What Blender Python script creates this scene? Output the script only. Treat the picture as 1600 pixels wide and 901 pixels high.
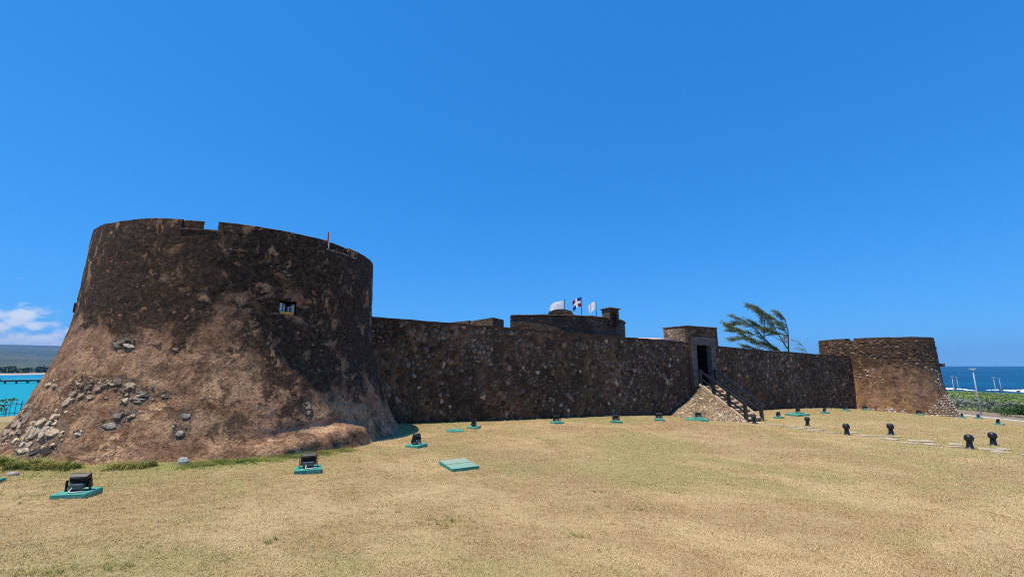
import bpy, math, random
import numpy as np
from mathutils import Vector, Matrix
R = math.radians
random.seed(7); rng = np.random.default_rng(7)
scene = bpy.context.scene
for o in list(bpy.data.objects): bpy.data.objects.remove(o)
COL = scene.collection

# ------------------------------------------------------------------ camera, sky, sun, exposure
cam_d = bpy.data.cameras.new('camera'); cam = bpy.data.objects.new('camera', cam_d); COL.objects.link(cam)
cam_d.sensor_fit = 'HORIZONTAL'; cam_d.sensor_width = 36.0; cam_d.lens = 36.0*660/1600
cam_d.clip_start = 0.05; cam_d.clip_end = 40000
cam.location = (0, 0, 1.6); cam.rotation_euler = (R(90)+math.atan(120/660), 0, 0)
scene.camera = cam
SUN_AZ = R(-157.0); SUN_EL = R(72.0)                 # direction towards the sun, world angle from +X
sdir = Vector((math.cos(SUN_EL)*math.cos(SUN_AZ), math.cos(SUN_EL)*math.sin(SUN_AZ), math.sin(SUN_EL)))
world = bpy.data.worlds.new('World'); scene.world = world; world.use_nodes = True
sun_d = bpy.data.lights.new('sun', 'SUN'); sun = bpy.data.objects.new('sun', sun_d); COL.objects.link(sun)
sun_d.energy = 5.0; sun_d.angle = R(0.5); sun_d.color = (1.0, 0.91, 0.75)
sun.rotation_euler = sdir.to_track_quat('Z', 'Y').to_euler(); sun.location = (-20, -10, 60)
vs = scene.view_settings
vs.view_transform = 'Standard'; vs.look = 'None'; vs.exposure = 0.0; vs.gamma = 1.0; vs.use_curve_mapping = False
scene.render.engine = 'CYCLES'
scene.cycles.use_denoising = False; scene.cycles.denoiser = 'OPENIMAGEDENOISE'; scene.cycles.denoising_input_passes = 'RGB_ALBEDO_NORMAL'
scene.cycles.max_bounces = 6; scene.cycles.diffuse_bounces = 3; scene.cycles.volume_bounces = 0
scene.cycles.sample_clamp_indirect = 4; scene.cycles.filter_width = 1.05

class G:
    """small node builder"""
    def __init__(s, nt): s.nt = nt; s.n = nt.nodes; s.l = nt.links
    def new(s, t, **k):
        n = s.n.new(t)
        for a, b in k.items(): setattr(n, a, b)
        return n
    def put(s, sock, v):
        if isinstance(v, bpy.types.NodeSocket): s.l.new(v, sock)
        elif v is not None:
            if isinstance(v, (tuple, list)) and sock.type == 'RGBA' and len(v) == 3: v = (*v, 1)
            sock.default_value = v
    def math(s, op, a, b=0.0, c=None, clamp=False):
        n = s.new('ShaderNodeMath', operation=op, use_clamp=clamp)
        s.put(n.inputs[0], a); s.put(n.inputs[1], b)
        if c is not None: s.put(n.inputs[2], c)
        return n.outputs[0]
    def vmath(s, op, a, b=(0, 0, 0)):
        n = s.new('ShaderNodeVectorMath', operation=op); s.put(n.inputs[0], a); s.put(n.inputs[1], b); return n.outputs[0]
    def scale(s, v, k): return s.vmath('MULTIPLY', v, k if isinstance(k, tuple) else (k, k, k))
    def sep(s, v): n = s.new('ShaderNodeSeparateXYZ'); s.put(n.inputs[0], v); return n.outputs
    def comb(s, x, y, z):
        n = s.new('ShaderNodeCombineXYZ'); s.put(n.inputs[0], x); s.put(n.inputs[1], y); s.put(n.inputs[2], z); return n.outputs[0]
    def noise(s, v, sc, det=4, ro=.55, dist=0.0, col=False):
        n = s.new('ShaderNodeTexNoise'); s.put(n.inputs['Vector'], v); s.put(n.inputs['Scale'], sc)
        n.inputs['Detail'].default_value = det; n.inputs['Roughness'].default_value = ro; n.inputs['Distortion'].default_value = dist
        return n.outputs['Color' if col else 'Fac']
    def voro(s, v, sc, feat='F1', out='Distance', rnd=1.0):
        n = s.new('ShaderNodeTexVoronoi', feature=feat); s.put(n.inputs['Vector'], v); s.put(n.inputs['Scale'], sc)
        n.inputs['Randomness'].default_value = rnd; return n.outputs[out]
    def mr(s, v, a, b, c=0.0, d=1.0, smooth=True):
        n = s.new('ShaderNodeMapRange', interpolation_type='SMOOTHSTEP' if smooth else 'LINEAR')
        s.put(n.inputs[0], v)
        for i, q in enumerate((a, b, c, d)): s.put(n.inputs[i+1], q)
        return n.outputs[0]
    def mix(s, f, a, b, mode='MIX'):
        n = s.new('ShaderNodeMix', data_type='RGBA', blend_type=mode); s.put(n.inputs[0], f)
        s.put(n.inputs[6], a); s.put(n.inputs[7], b); return n.outputs[2]
    def ramp(s, f, stops):
        n = s.new('ShaderNodeValToRGB'); s.put(n.inputs[0], f); cr = n.color_ramp
        while len(cr.elements) < len(stops): cr.elements.new(0.5)
        for e, (p, c) in zip(cr.elements, stops): e.position = p; e.color = (*c, 1)
        return n.outputs[0]
    def attr(s, name, out='Color'): n = s.new('ShaderNodeAttribute', attribute_name=name); return n.outputs[out]
    def pos(s): return s.new('ShaderNodeNewGeometry').outputs['Position']
    def obj(s): return s.new('ShaderNodeTexCoord').outputs['Object']
    def rand(s): return s.new('ShaderNodeObjectInfo').outputs['Random']
    def bump(s, h, st=.5, d=.02, nrm=None):
        n = s.new('ShaderNodeBump'); s.put(n.inputs['Height'], h); n.inputs['Strength'].default_value = st
        n.inputs['Distance'].default_value = d; s.put(n.inputs['Normal'], nrm); return n.outputs[0]

SKY_R, SKY_G, SKY_B = (.27, 1.0), (1.72, .57), (3.95, .5)
def world_sky():
    g = G(world.node_tree); g.n.clear()
    out = g.new('ShaderNodeOutputWorld'); bg = g.new('ShaderNodeBackground'); bg.inputs[1].default_value = 0.1
    sky = g.new('ShaderNodeTexSky', sky_type='NISHITA', sun_disc=False)
    sky.sun_elevation = SUN_EL; sky.sun_rotation = math.atan2(sdir.x, sdir.y) % (2*math.pi)
    sky.altitude = 0; sky.air_density = 1.0; sky.dust_density = 0.05; sky.ozone_density = 3.0
    # the camera's saturated rendering of a clear sky: one tone curve per channel, the same over the whole dome
    sc = g.new('ShaderNodeSeparateColor'); g.l.new(sky.outputs[0], sc.inputs[0]); cc = g.new('ShaderNodeCombineColor')
    for i, (gain, gam) in enumerate(((SKY_R), (SKY_G), (SKY_B))):
        g.l.new(g.math('MULTIPLY', g.math('POWER', sc.outputs[i], gam), gain), cc.inputs[i])
    skyc = cc.outputs[0]
    d = g.new('ShaderNodeTexCoord').outputs['Generated']
    x, y, z = g.sep(d)[:3]
    dv = g.scale(d, (1, 1, 2.1))
    n1 = g.noise(dv, 21, 7, .55); n2 = g.noise(g.vmath('ADD', dv, (0, 0, .02)), 21, 7, .55)
    top = g.math('ADD', 0.105, g.math('MULTIPLY', g.math('SUBTRACT', g.noise(g.scale(d, (1, 1, .3)), 13, 3, .5), .5), .22))
    dens = g.math('ADD', g.math('MULTIPLY', g.math('SUBTRACT', top, z), 9.0), g.math('MULTIPLY', g.math('SUBTRACT', n1, .5), 1.9))
    cl = g.mr(dens, .05, .45)
    land = g.mr(x, -.60, -.70)                        # the bank stands over the inland hills only
    cl = g.math('MULTIPLY', g.math('MULTIPLY', cl, land), .88)
    shade = g.mr(g.math('ADD', g.math('MULTIPLY', z, 9), g.math('SUBTRACT', n1, n2)), .05, .6)
    ccol = g.mix(shade, (4.4, 5.8, 8.6), (8.2, 8.8, 9.6))
    g.l.new(g.mix(cl, skyc, ccol), bg.inputs[0]); g.l.new(bg.outputs[0], out.inputs[0])
world_sky()

# ------------------------------------------------------------------ helpers
def vnoise(p, seed=0):
    p = np.asarray(p, float); i = np.floor(p).astype(np.int64); f = p-i; f = f*f*(3-2*f)
    def h(a):
        n = (a[..., 0]*374761393+a[..., 1]*668265263+a[..., 2]*1274126177+seed*974711) & 0xffffffff
        n = ((n ^ (n >> 13))*1274126177) & 0xffffffff; n = n ^ (n >> 16)
        return (n & 0xffff)/65535.0
    r = 0
    for dx in (0, 1):
        for dy in (0, 1):
            for dz in (0, 1):
                w = (f[..., 0] if dx else 1-f[..., 0])*(f[..., 1] if dy else 1-f[..., 1])*(f[..., 2] if dz else 1-f[..., 2])
                r = r+w*h(i+np.array([dx, dy, dz]))
    return r
def fbm(p, o=4, seed=0):
    p = np.asarray(p, float); a, r, t = 1., 0, 0
    for k in range(o):
        r = r+a*vnoise(p*2**k, seed+k); t += a; a *= .5
    return r/t-.5
def sp(x): return np.log1p(np.exp(np.clip(x, -300, 300)))
def ground(X, Y):
    X = np.asarray(X, float); Y = np.asarray(Y, float)
    z = -.7*(1-np.exp(-np.maximum(Y, 0)/8))-.024*X-.009*Y
    z = z-.05*(2*sp((X-24)/2)-2*sp((X-50)/2))-.094*2*sp((-13-X)/2)
    z = z-.25*np.exp(-((X-13)**2+(Y-23.5)**2)/18)
    d = (X+51)*-.58+(Y-45)*.81                        # the bank down to the bay behind the fence
    return z-7*np.clip((d-2.0)/4, 0, 1)
def gz(x, y): return float(ground(x, y))

def mesh_data(name, V, F, mat=None, smooth=False, tint=None):
    me = bpy.data.meshes.new(name); me.from_pydata([tuple(map(float, v)) for v in V], [], F)
    if mat: me.materials.append(mat)
    if smooth: me.polygons.foreach_set('use_smooth', [True]*len(me.polygons))
    if tint is not None:
        t = np.asarray(tint, np.float32)
        if t.ndim == 1: t = np.tile(t, (len(V), 1))
        a = me.color_attributes.new('tint', 'FLOAT_COLOR', 'POINT')
        a.data.foreach_set('color', np.hstack([t, np.ones((len(t), 1), np.float32)]).astype(np.float32).ravel())
    me.update(); return me
def link(name, data, parent=None, loc=None, rot=None):
    o = bpy.data.objects.new(name, data); COL.objects.link(o)
    if parent: o.parent = parent
    if loc is not None: o.location = loc
    if rot is not None: o.rotation_euler = rot
    return o
def part(name, VF, mat, parent, smooth=False, tint=None, loc=None, rot=None, kind=None, label=None):
    o = link(name, mesh_data(name, VF[0], VF[1], mat, smooth, tint), parent, loc, rot)
    if kind: o['kind'] = kind
    if label: o['label'] = label
    return o
def tag(o, label, cat, group=None, kind=None):
    o['label'] = label
    if cat: o['category'] = cat
    if group: o['group'] = group
    if kind: o['kind'] = kind
    return o
def root(name, loc, rz=0.0, label=None, cat=None, group=None):
    o = link(name, None, None, loc, (0, 0, rz)); o.empty_display_size = .2
    if label: tag(o, label, cat, group)
    return o
def struct(name, VF, mat, smooth=False, tint=None):
    o = part(name, VF, mat, None, smooth, tint); o['kind'] = 'structure'; return o
def copy_tree(o, parent=None):
    c = o.copy(); COL.objects.link(c); c.parent = parent
    for ch in list(o.children): copy_tree(ch, c)
    return c
def join(parts):
    V, F, n = [], [], 0
    for v, f in parts:
        V += [tuple(q) for q in v]; F += [tuple(i+n for i in q) for q in f]; n += len(v)
    return V, F
def box(x0, x1, y0, y1, z0, z1, bev=0.0):
    if bev <= 0:
        V = [(x0, y0, z0), (x1, y0, z0), (x1, y1, z0), (x0, y1, z0), (x0, y0, z1), (x1, y0, z1), (x1, y1, z1), (x0, y1, z1)]
        return V, [(3, 2, 1, 0), (4, 5, 6, 7), (0, 1, 5, 4), (1, 2, 6, 5), (2, 3, 7, 6), (3, 0, 4, 7)]
    b = bev; V = []
    for z, i in ((z0, 0), (z1-b, 0), (z1, b)):
        V += [(x0+i, y0+i, z), (x1-i, y0+i, z), (x1-i, y1-i, z), (x0+i, y1-i, z)]
    F = [(3, 2, 1, 0), (8, 9, 10, 11)]
    for r in (0, 4): F += [(r+k, r+(k+1) % 4, r+4+(k+1) % 4, r+4+k) for k in range(4)]
    return V, F
def xf(VF, M): return [tuple(M @ Vector(v)) for v in VF[0]], VF[1]
def tube(pts, rad, n=6, cap=True):
    pts = [Vector(p) for p in pts]; m = len(pts)
    rad = rad if isinstance(rad, (list, tuple)) else [rad]*m
    V, F = [], []
    for i, p in enumerate(pts):
        t = (pts[min(i+1, m-1)]-pts[max(i-1, 0)]).normalized()
        a = t.cross(Vector((0, 0, 1)) if abs(t.z) < .9 else Vector((1, 0, 0))).normalized(); b = t.cross(a)
        for k in range(n):
            q = 2*math.pi*k/n; V.append(tuple(p+(a*math.cos(q)+b*math.sin(q))*rad[i]))
    for i in range(m-1):
        for k in range(n): F.append((i*n+k, i*n+(k+1) % n, (i+1)*n+(k+1) % n, (i+1)*n+k))
    if cap: F += [tuple(range(n))[::-1], tuple((m-1)*n+k for k in range(n))]
    return V, [f[::-1] for f in F]
def bar(a, b, w):
    a, b = Vector(a), Vector(b); t = (b-a).normalized()
    s = t.cross(Vector((0, 0, 1)) if abs(t.z) < .95 else Vector((1, 0, 0))).normalized()*w/2; u = s.cross(t).normalized()*w/2
    V = [tuple(p+q) for p in (a, b) for q in (-s-u, s-u, s+u, -s+u)]
    return V, [(0, 1, 2, 3), (7, 6, 5, 4)]+[(k, k+4, (k+1) % 4+4, (k+1) % 4) for k in range(4)]
def lathe(prof, n=20):
    V, F = [], []
    for r, z in prof: V += [(r*math.cos(2*math.pi*k/n), r*math.sin(2*math.pi*k/n), z) for k in range(n)]
    for i in range(len(prof)-1):
        for k in range(n): F.append((i*n+k, i*n+(k+1) % n, (i+1)*n+(k+1) % n, (i+1)*n+k))
    F += [tuple(range(n))[::-1], tuple((len(prof)-1)*n+k for k in range(n))]
    return V, F
def prism(poly, z0, z1):
    n = len(poly); V = [(x, y, z0) for x, y in poly]+[(x, y, z1) for x, y in poly]
    return V, [tuple(range(n))[::-1], tuple(range(n, 2*n))]+[(k, (k+1) % n, n+(k+1) % n, n+k) for k in range(n)]
def grid_faces(nr, nc, keep=None):
    return [(r*nc+c, r*nc+c+1, (r+1)*nc+c+1, (r+1)*nc+c) for r in range(nr-1) for c in range(nc-1) if keep is None or keep[r][c]]
def stone_dome(poly, h, base=.02, rnd=random):
    """rounded field stone over a 2D outline, axis (x right, y up, z out)"""
    n = len(poly); cx = sum(p[0] for p in poly)/n; cy = sum(p[1] for p in poly)/n; V = []
    for k, z in ((1, -base), (.93, h*.45), (.62, h*.92)):
        V += [(cx+(x-cx)*k, cy+(y-cy)*k, z*(1 if z < 0 else rnd.uniform(.8, 1.12))) for x, y in poly]
    V.append((cx, cy, h)); F = []
    for r in (0, 1): F += [(r*n+k, r*n+(k+1) % n, (r+1)*n+(k+1) % n, (r+1)*n+k) for k in range(n)]
    F += [(2*n+k, 2*n+(k+1) % n, 3*n) for k in range(n)]
    return V, F
def slab_stone(poly, h, base, rnd):
    n = len(poly); cx = sum(p[0] for p in poly)/n; cy = sum(p[1] for p in poly)/n; V = []; tx, ty = rnd.uniform(-.25, .25), rnd.uniform(-.25, .25)
    for k, z in ((1, -base), (.97, h*.5), (.84, h)): V += [(cx+(x-cx)*k, cy+(y-cy)*k, z if z < 0 else z+tx*(x-cx)*k+ty*(y-cy)*k) for x, y in poly]
    V.append((cx, cy, h*1.06)); F = []
    for r in (0, 1): F += [(r*n+k, r*n+(k+1) % n, (r+1)*n+(k+1) % n, (r+1)*n+k) for k in range(n)]
    return V, F+[(2*n+k, 2*n+(k+1) % n, 3*n) for k in range(n)]
def crag(w, h, rnd=random):
    n = rnd.choice((5, 6, 6, 7)); a0 = rnd.uniform(0, 6.3)
    return [(w/2*math.cos(a)*s, h/2*math.sin(a)*s) for a, s in ((a0+2*math.pi*(k+rnd.uniform(-.25, .25))/n, rnd.uniform(.8, 1.25)) for k in range(n))]
def blob(w, h, n=8, rnd=random):
    a0 = rnd.uniform(0, 6.3)
    return [(w/2*math.cos(a)*s, h/2*math.sin(a)*s) for a, s in (((2*math.pi*k/n)+a0*.05, rnd.uniform(.78, 1.15)) for k in range(n))]

# ------------------------------------------------------------------ materials
def material(name, fn, rough=.9, spec=.25):
    m = bpy.data.materials.new(name); m.use_nodes = True; g = G(m.node_tree)
    b = g.n['Principled BSDF']; b.inputs['Roughness'].default_value = rough; b.inputs['Specular IOR Level'].default_value = spec
    r = fn(g, b)
    if isinstance(r, tuple) and len(r) == 2 and isinstance(r[1], bpy.types.NodeSocket): c, nrm = r; g.l.new(nrm, b.inputs['Normal'])
    else: c = r
    g.put(b.inputs['Base Color'], c); return m

def lawn_colour(g):
    p = g.pos(); x, y, z = g.sep(p)[:3]
    n1 = g.noise(p, .16, 4, .6); n2 = g.noise(p, .55, 5, .65, .4); n3 = g.noise(p, 3.2, 4, .7); n4 = g.noise(p, 26, 3, .7); n5 = g.noise(g.vmath('ADD', p, (40, 3, 0)), .26, 5, .62, .6)
    c = g.mix(g.mr(n2, .38, .62), (.40, .26, .108), (.60, .44, .225))
    c = g.mix(g.math('MULTIPLY', g.mr(n5, .46, .60), .9), c, (.33, .30, .095))           # olive swathes
    c = g.mix(g.math('MULTIPLY', g.mr(n1, .50, .62), .75), c, (.38, .235, .115))            # reddish worn swathes
    right = g.mr(x, 4, 22, 0, .55)
    c = g.mix(g.math('MULTIPLY', right, g.mr(n5, .3, .6)), c, (.40, .34, .11))
    c = g.mix(g.math('MULTIPLY', g.mr(n3, .60, .74), .6), c, (.22, .19, .07))
    c = g.mix(g.math('MULTIPLY', g.mr(n4, .42, .62), .4), c, (.68, .54, .29))
    c = g.mix(g.math('MULTIPLY', g.mr(n4, .58, .40), .0), c, (.20, .15, .07))
    # living green fringe along the big bastion's foot
    dx = g.math('ADD', x, 9.08); dy = g.math('SUBTRACT', y, 14.37)
    d = g.math('SQRT', g.math('ADD', g.math('MULTIPLY', dx, dx), g.math('MULTIPLY', dy, dy)))
    d = g.math('ADD', d, g.math('MULTIPLY', g.math('SUBTRACT', n3, .5), .9))
    ring = g.mr(d, 6.6, 5.7); side = g.mr(x, -7.6, -6.2)
    grn = g.math('MULTIPLY', ring, g.math('MULTIPLY', side, g.mr(x, -4.5, -5.4)))
    c = g.mix(g.math('MULTIPLY', grn, .9), c, (.21, .34, .03))
    left = g.mr(x, -7.2, -8.6)
    c = g.mix(g.math('MULTIPLY', g.math('MULTIPLY', g.mr(d, 7.6, 5.6), left), .7), c, (.28, .28, .06))
    c = g.mix(1, c, (1.17, 1.14, 1.09), 'MULTIPLY')
    return c, n3, n4, x, y, grn
def m_lawn(g, b):
    c, n3, n4, x, y, grn = lawn_colour(g)
    c = g.mix(.5, c, (.235, .165, .075))
    # coastal scrub and bare soil far to the right and towards the sea
    far = g.mr(x, 52, 58); sc = g.noise(g.pos(), .12, 5, .6)
    c = g.mix(far, c, g.mix(g.mr(sc, .42, .6), (.12, .17, .035), (.21, .25, .06)))
    return c, g.bump(g.math('ADD', n4, g.math('MULTIPLY', n3, 2)), .8, .03)
def m_blade(g, b):
    c, *_, grn = lawn_colour(g)
    r = g.rand(); c = g.mix(g.math('MULTIPLY', g.mr(r, 0, 1, 0, .5, False), g.math('SUBTRACT', 1, grn)), c, (.70, .56, .31))
    c = g.mix(g.math('MULTIPLY', g.mr(r, .14, .0), .4), c, (.30, .24, .11))
    return c
def m_green_blade(g, b):
    r = g.noise(g.pos(), 2.2, 3); k = g.rand()
    return g.mix(g.mr(r, .38, .62), (.11, .15, .025), (.32, .29, .07))
def m_plaster(seed, z0, dark_amt=1.0, ochre=0.0, lowr=1.5, val=1.0):
    def fn(g, b):
        p = g.vmath('ADD', g.obj(), (seed, seed*.7, 0)); x, y, z = g.sep(g.obj())[:3]
        sh = lambda v: g.vmath('ADD', p, v)
        big = g.noise(p, .42, 6, .62, .5); mid = g.noise(p, 1.5, 7, .68, .4); fine = g.noise(p, 9, 6, .72); grit = g.noise(p, 42, 3, .7)
        stre = g.noise(g.scale(p, (1, 1, .13)), 2.4, 5, .6); pit = g.noise(sh((5, 5, 5)), 17, 4, .65)
        k = lambda *c: tuple(q*val for q in c)
        c = g.mix(g.mr(mid, .38, .62), k(.30, .15, .078), k(.57, .335, .185))
        c = g.mix(g.math('MULTIPLY', g.mr(g.noise(sh((1, 6, 2)), .8, 5, .6), .50, .64), .7), c, k(.50, .275, .17))      # pinkish coats
        patch = g.mr(g.noise(sh((4, 2, 9)), 1.15, 7, .66, .7), .575, .60)                                              # newer pale patches, sharp edged
        c = g.mix(g.math('MULTIPLY', patch, .8), c, k(.72, .44, .235))
        peel = g.mr(g.noise(sh((7, 9, 1)), 1.9, 7, .7, .9), .60, .62)                                                  # fallen skim: darker rough coat
        c = g.mix(g.math('MULTIPLY', peel, .75), c, k(.20, .105, .058))
        if ochre: c = g.mix(g.math('MULTIPLY', g.mr(big, .48, .60), ochre), c, (.46, .25, .09))
        c = g.mix(g.math('MULTIPLY', g.mr(stre, .5, .72), .45), c, (.12, .070, .044))
        lich = g.math('MULTIPLY', g.mr(g.noise(sh((2, 7, 5)), 2.3, 8, .76, .6), .49, .57), g.mr(g.noise(sh((8, 1, 0)), .45, 3), .40, .55))
        speck = g.mr(g.noise(p, 7.5, 5, .8), .57, .64)
        # black algae crust, thick on the upper wall and ragged below it
        zz0 = g.math('SUBTRACT', z0, g.math('MULTIPLY', g.mr(g.math('ADD', x, g.math('MULTIPLY', big, 2.0)), 2.4, 4.6), lowr))  # reaches lower on the right: stain streaks, plus shade deepened through the colour
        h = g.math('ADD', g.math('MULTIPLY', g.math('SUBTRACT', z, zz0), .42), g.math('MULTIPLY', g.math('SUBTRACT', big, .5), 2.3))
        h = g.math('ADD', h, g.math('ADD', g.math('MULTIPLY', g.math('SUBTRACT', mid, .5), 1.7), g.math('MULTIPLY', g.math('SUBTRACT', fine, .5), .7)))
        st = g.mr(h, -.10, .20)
        bald = g.math('MULTIPLY', g.mr(g.noise(sh((3, 3, 8)), 1.9, 8, .70, .8), .535, .56), g.mr(g.noise(sh((0, 9, 4)), .55, 3), .42, .54))
        fleck = g.mr(g.noise(sh((3, 8, 1)), 6.5, 5, .62, .6), .625, .65)
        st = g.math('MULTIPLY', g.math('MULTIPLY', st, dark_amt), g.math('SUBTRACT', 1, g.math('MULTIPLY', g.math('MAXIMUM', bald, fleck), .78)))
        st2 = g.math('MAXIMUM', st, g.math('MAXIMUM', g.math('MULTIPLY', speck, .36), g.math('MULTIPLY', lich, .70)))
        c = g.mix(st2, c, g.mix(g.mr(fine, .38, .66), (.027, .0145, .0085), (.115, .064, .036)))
        c = g.mix(g.math('MULTIPLY', g.mr(pit, .38, .31), .45), c, (.035, .02, .013))
        c = g.mix(g.math('MULTIPLY', g.mr(grit, .58, .74), .16), c, k(.56, .36, .21))
        bare = g.attr('tint', 'Fac'); c = g.mix(g.math('MULTIPLY', g.mr(g.math('ADD', bare, g.math('MULTIPLY', g.math('SUBTRACT', fine, .5), .7)), .3, .5), .85), c, g.mix(g.mr(grit, .38, .6), (.09, .055, .035), (.36, .235, .15)))
        hgt = g.math('ADD', g.math('MULTIPLY', grit, .16), g.math('ADD', g.math('MULTIPLY', fine, 1.0), g.math('MULTIPLY', mid, 1.6)))
        hgt = g.math('ADD', hgt, g.math('ADD', g.math('MULTIPLY', peel, -.5), g.math('ADD', g.math('MULTIPLY', patch, .22), g.math('MULTIPLY', g.mr(pit, .33, .45), .5))))
        hgt = g.math('ADD', hgt, g.math('MULTIPLY', bald, -.35))
        return c, g.bump(hgt, 1.0, .07)
    return fn
def m_stone(g, b):
    p = g.pos(); n = g.noise(p, 14, 5, .7); n2 = g.noise(p, 3, 3)
    c = g.mix(g.mr(n, .3, .7), g.mix(1, g.attr('tint'), (.55, .52, .5), 'MULTIPLY'), g.mix(1, g.attr('tint'), (1.35, 1.33, 1.3), 'MULTIPLY'))
    c = g.mix(g.math('MULTIPLY', g.mr(n2, .54, .68), .4), c, (.05, .033, .023)); c = g.mix(g.math('MULTIPLY', g.mr(g.noise(g.scale(p, (1, 1, .5)), .5, 5, .65), .48, .62), g.mr(g.sep(g.attr('tint'))[0], .3, .2, 0, .45)), c, (.030, .019, .013))
    return c, g.bump(n, .7, .02)
def m_mortar(g, b):
    p = g.pos(); n = g.noise(p, 1.1, 5, .65); f = g.noise(p, 16, 4, .7); m = g.noise(p, .28, 3)
    c = g.mix(g.mr(n, .38, .68), (.058, .032, .019), (.27, .132, .060))
    c = g.mix(g.math('MULTIPLY', g.mr(m, .42, .56), .8), c, (.042, .026, .018))
    c = g.mix(g.math('MULTIPLY', g.mr(f, .52, .7), .5), c, (.20, .12, .07))
    return c, g.bump(f, .8, .03)
def m_masonry(c0, c1, cm, sc=4.0):
    def fn(g, b):
        p = g.obj(); q = g.vmath('ADD', p, g.scale(g.noise(p, 3, 2, .5, 0, True), .12)); q = g.scale(q, (1, 1, 1.4))
        e = g.voro(q, sc, 'DISTANCE_TO_EDGE'); cc = g.voro(q, sc, 'F1', 'Color'); n = g.noise(p, 12, 4, .7); m = g.noise(p, .7, 4)
        c = g.mix(g.sep(cc)[0], c0, c1); c = g.mix(g.mr(e, .03, .10), cm, c)
        c = g.mix(g.math('MULTIPLY', g.mr(m, .45, .65), .6), c, (.03, .022, .018))
        c = g.mix(g.math('MULTIPLY', g.mr(n, .55, .7), .4), c, cm)
        return c, g.bump(g.math('ADD', g.mr(e, 0, .12), g.math('MULTIPLY', n, .5)), 1, .05)
    return fn
def flat(c, var=.15, sc=8, rough=.7, bump=.2):
    def fn(g, b):
        n = g.noise(g.obj(), sc, 4, .65); c1 = tuple(q*(1-var) for q in c); c2 = tuple(min(1, q*(1+var)) for q in c)
        return g.mix(g.mr(n, .3, .7), c1, c2), g.bump(n, bump, .01)
    return fn
def m_teal(g, b):
    p = g.obj(); n = g.noise(p, 9, 5, .7); m = g.noise(p, 30, 3, .7); r = g.rand()
    c = g.mix(g.mr(r, 0, 1), (.035, .27, .20), (.055, .32, .245)); c = g.mix(g.mr(n, .35, .65), c, (.10, .39, .30))
    c = g.mix(g.math('MULTIPLY', g.mr(n, .58, .68), .6), c, (.36, .44, .36))
    z = g.sep(p)[2]; c = g.mix(g.math('MULTIPLY', g.mr(g.math('ADD', z, g.math('MULTIPLY', n, .05)), .045, .02), .6), c, (.16, .15, .09))
    return c, g.bump(m, .3, .005)
def m_teal_pale(g, b):
    p = g.obj(); n = g.noise(p, 6, 6, .7); x, y, z = g.sep(p)[:3]
    top = g.mr(z, .055, .075); c = g.mix(top, (.05, .27, .21), (.30, .38, .29))
    c = g.mix(g.math('MULTIPLY', g.mr(n, .5, .65), .55), c, (.20, .42, .35)); return c
def m_water(g, b):
    p = g.pos(); x, y, z = g.sep(p)[:3]
    bay = g.mr(x, 40, -90); off = g.mr(g.math('SQRT', g.math('ADD', g.math('MULTIPLY', x, x), g.math('MULTIPLY', y, y))), 350, 620)
    deep = g.mix(g.mr(g.noise(g.scale(p, (1, 1, 1)), .008, 5, .6), .4, .62), (.001, .045, .115), (.002, .072, .155))
    shal = g.mix(off, (.006, .29, .36), (.006, .18, .35))
    c = g.mix(bay, deep, shal)
    sx = g.scale(p, (.05, .05, .05)); wc = g.noise(sx, 1.1, 6, .72, .4)
    cap = g.math('MULTIPLY', g.mr(wc, .675, .70), g.mr(bay, .5, .0))
    c = g.mix(g.math('MULTIPLY', cap, .8), c, (.75, .8, .82))
    w = g.noise(g.scale(p, (.30, .30, 1)), 1.4, 6, .65)
    g.put(b.inputs['Roughness'], .32); g.put(b.inputs['Specular IOR Level'], .02)
    return c, g.bump(w, .55, .5)
def m_hill(g, b):
    p = g.pos(); n = g.noise(p, .0022, 6, .65); m = g.noise(p, .012, 5, .7); z = g.sep(p)[2]
    c = g.mix(g.mr(n, .4, .6), (.035, .062, .042), (.075, .088, .05))
    c = g.mix(g.math('MULTIPLY', g.mr(m, .56, .66), .7), c, (.24, .17, .10))
    pl = g.voro(g.scale(p, (1, 1, 1.6)), .03); c = g.mix(g.math('MULTIPLY', g.mr(pl, .16, .10), g.mr(z, 60, 25)), c, (.6, .58, .52))
    return c
def m_leaf(c0, c1, tr=.25):
    def fn(g, b):
        n = g.noise(g.pos(), 1.3, 3); k = g.attr('tint', 'Fac')
        g.put(b.inputs['Roughness'], .6)
        return g.mix(g.mr(k, 0, 1), c0, c1)
    return fn
def m_flag_print(mode):
    def fn(g, b):
        u = g.new('ShaderNodeUVMap').outputs[0]; x, y, _ = g.sep(u)[:3]
        if mode == 'tri':
            top = g.math('GREATER_THAN', y, .5); fly = g.math('GREATER_THAN', x, .5)
            diff = g.math('ABSOLUTE', g.math('SUBTRACT', top, fly))
            c = g.mix(diff, (.45, .02, .04), (.02, .05, .24))
            cx = g.math('LESS_THAN', g.math('ABSOLUTE', g.math('SUBTRACT', x, .5)), .11); cy = g.math('LESS_THAN', g.math('ABSOLUTE', g.math('SUBTRACT', y, .5)), .13)
            return g.mix(g.math('MAXIMUM', cx, cy), c, (.85, .85, .85))
        n = g.noise(g.comb(g.math('MULTIPLY', x, 13), g.math('MULTIPLY', y, 5), 0), 1.6, 2, .6)
        inb = g.math('MULTIPLY', g.math('LESS_THAN', g.math('ABSOLUTE', g.math('SUBTRACT', x, .46)), .27), g.math('LESS_THAN', g.math('ABSOLUTE', g.math('SUBTRACT', y, .5)), .24))
        line = g.math('GREATER_THAN', g.math('SINE', g.math('MULTIPLY', y, 42)), -.25)
        f = g.math('MULTIPLY', g.math('MULTIPLY', inb, line), g.mr(n, .46, .52))
        return g.mix(g.math('MULTIPLY', f, .7), (.93, .93, .93), (.40, .25, .42))
    return fn

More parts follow.
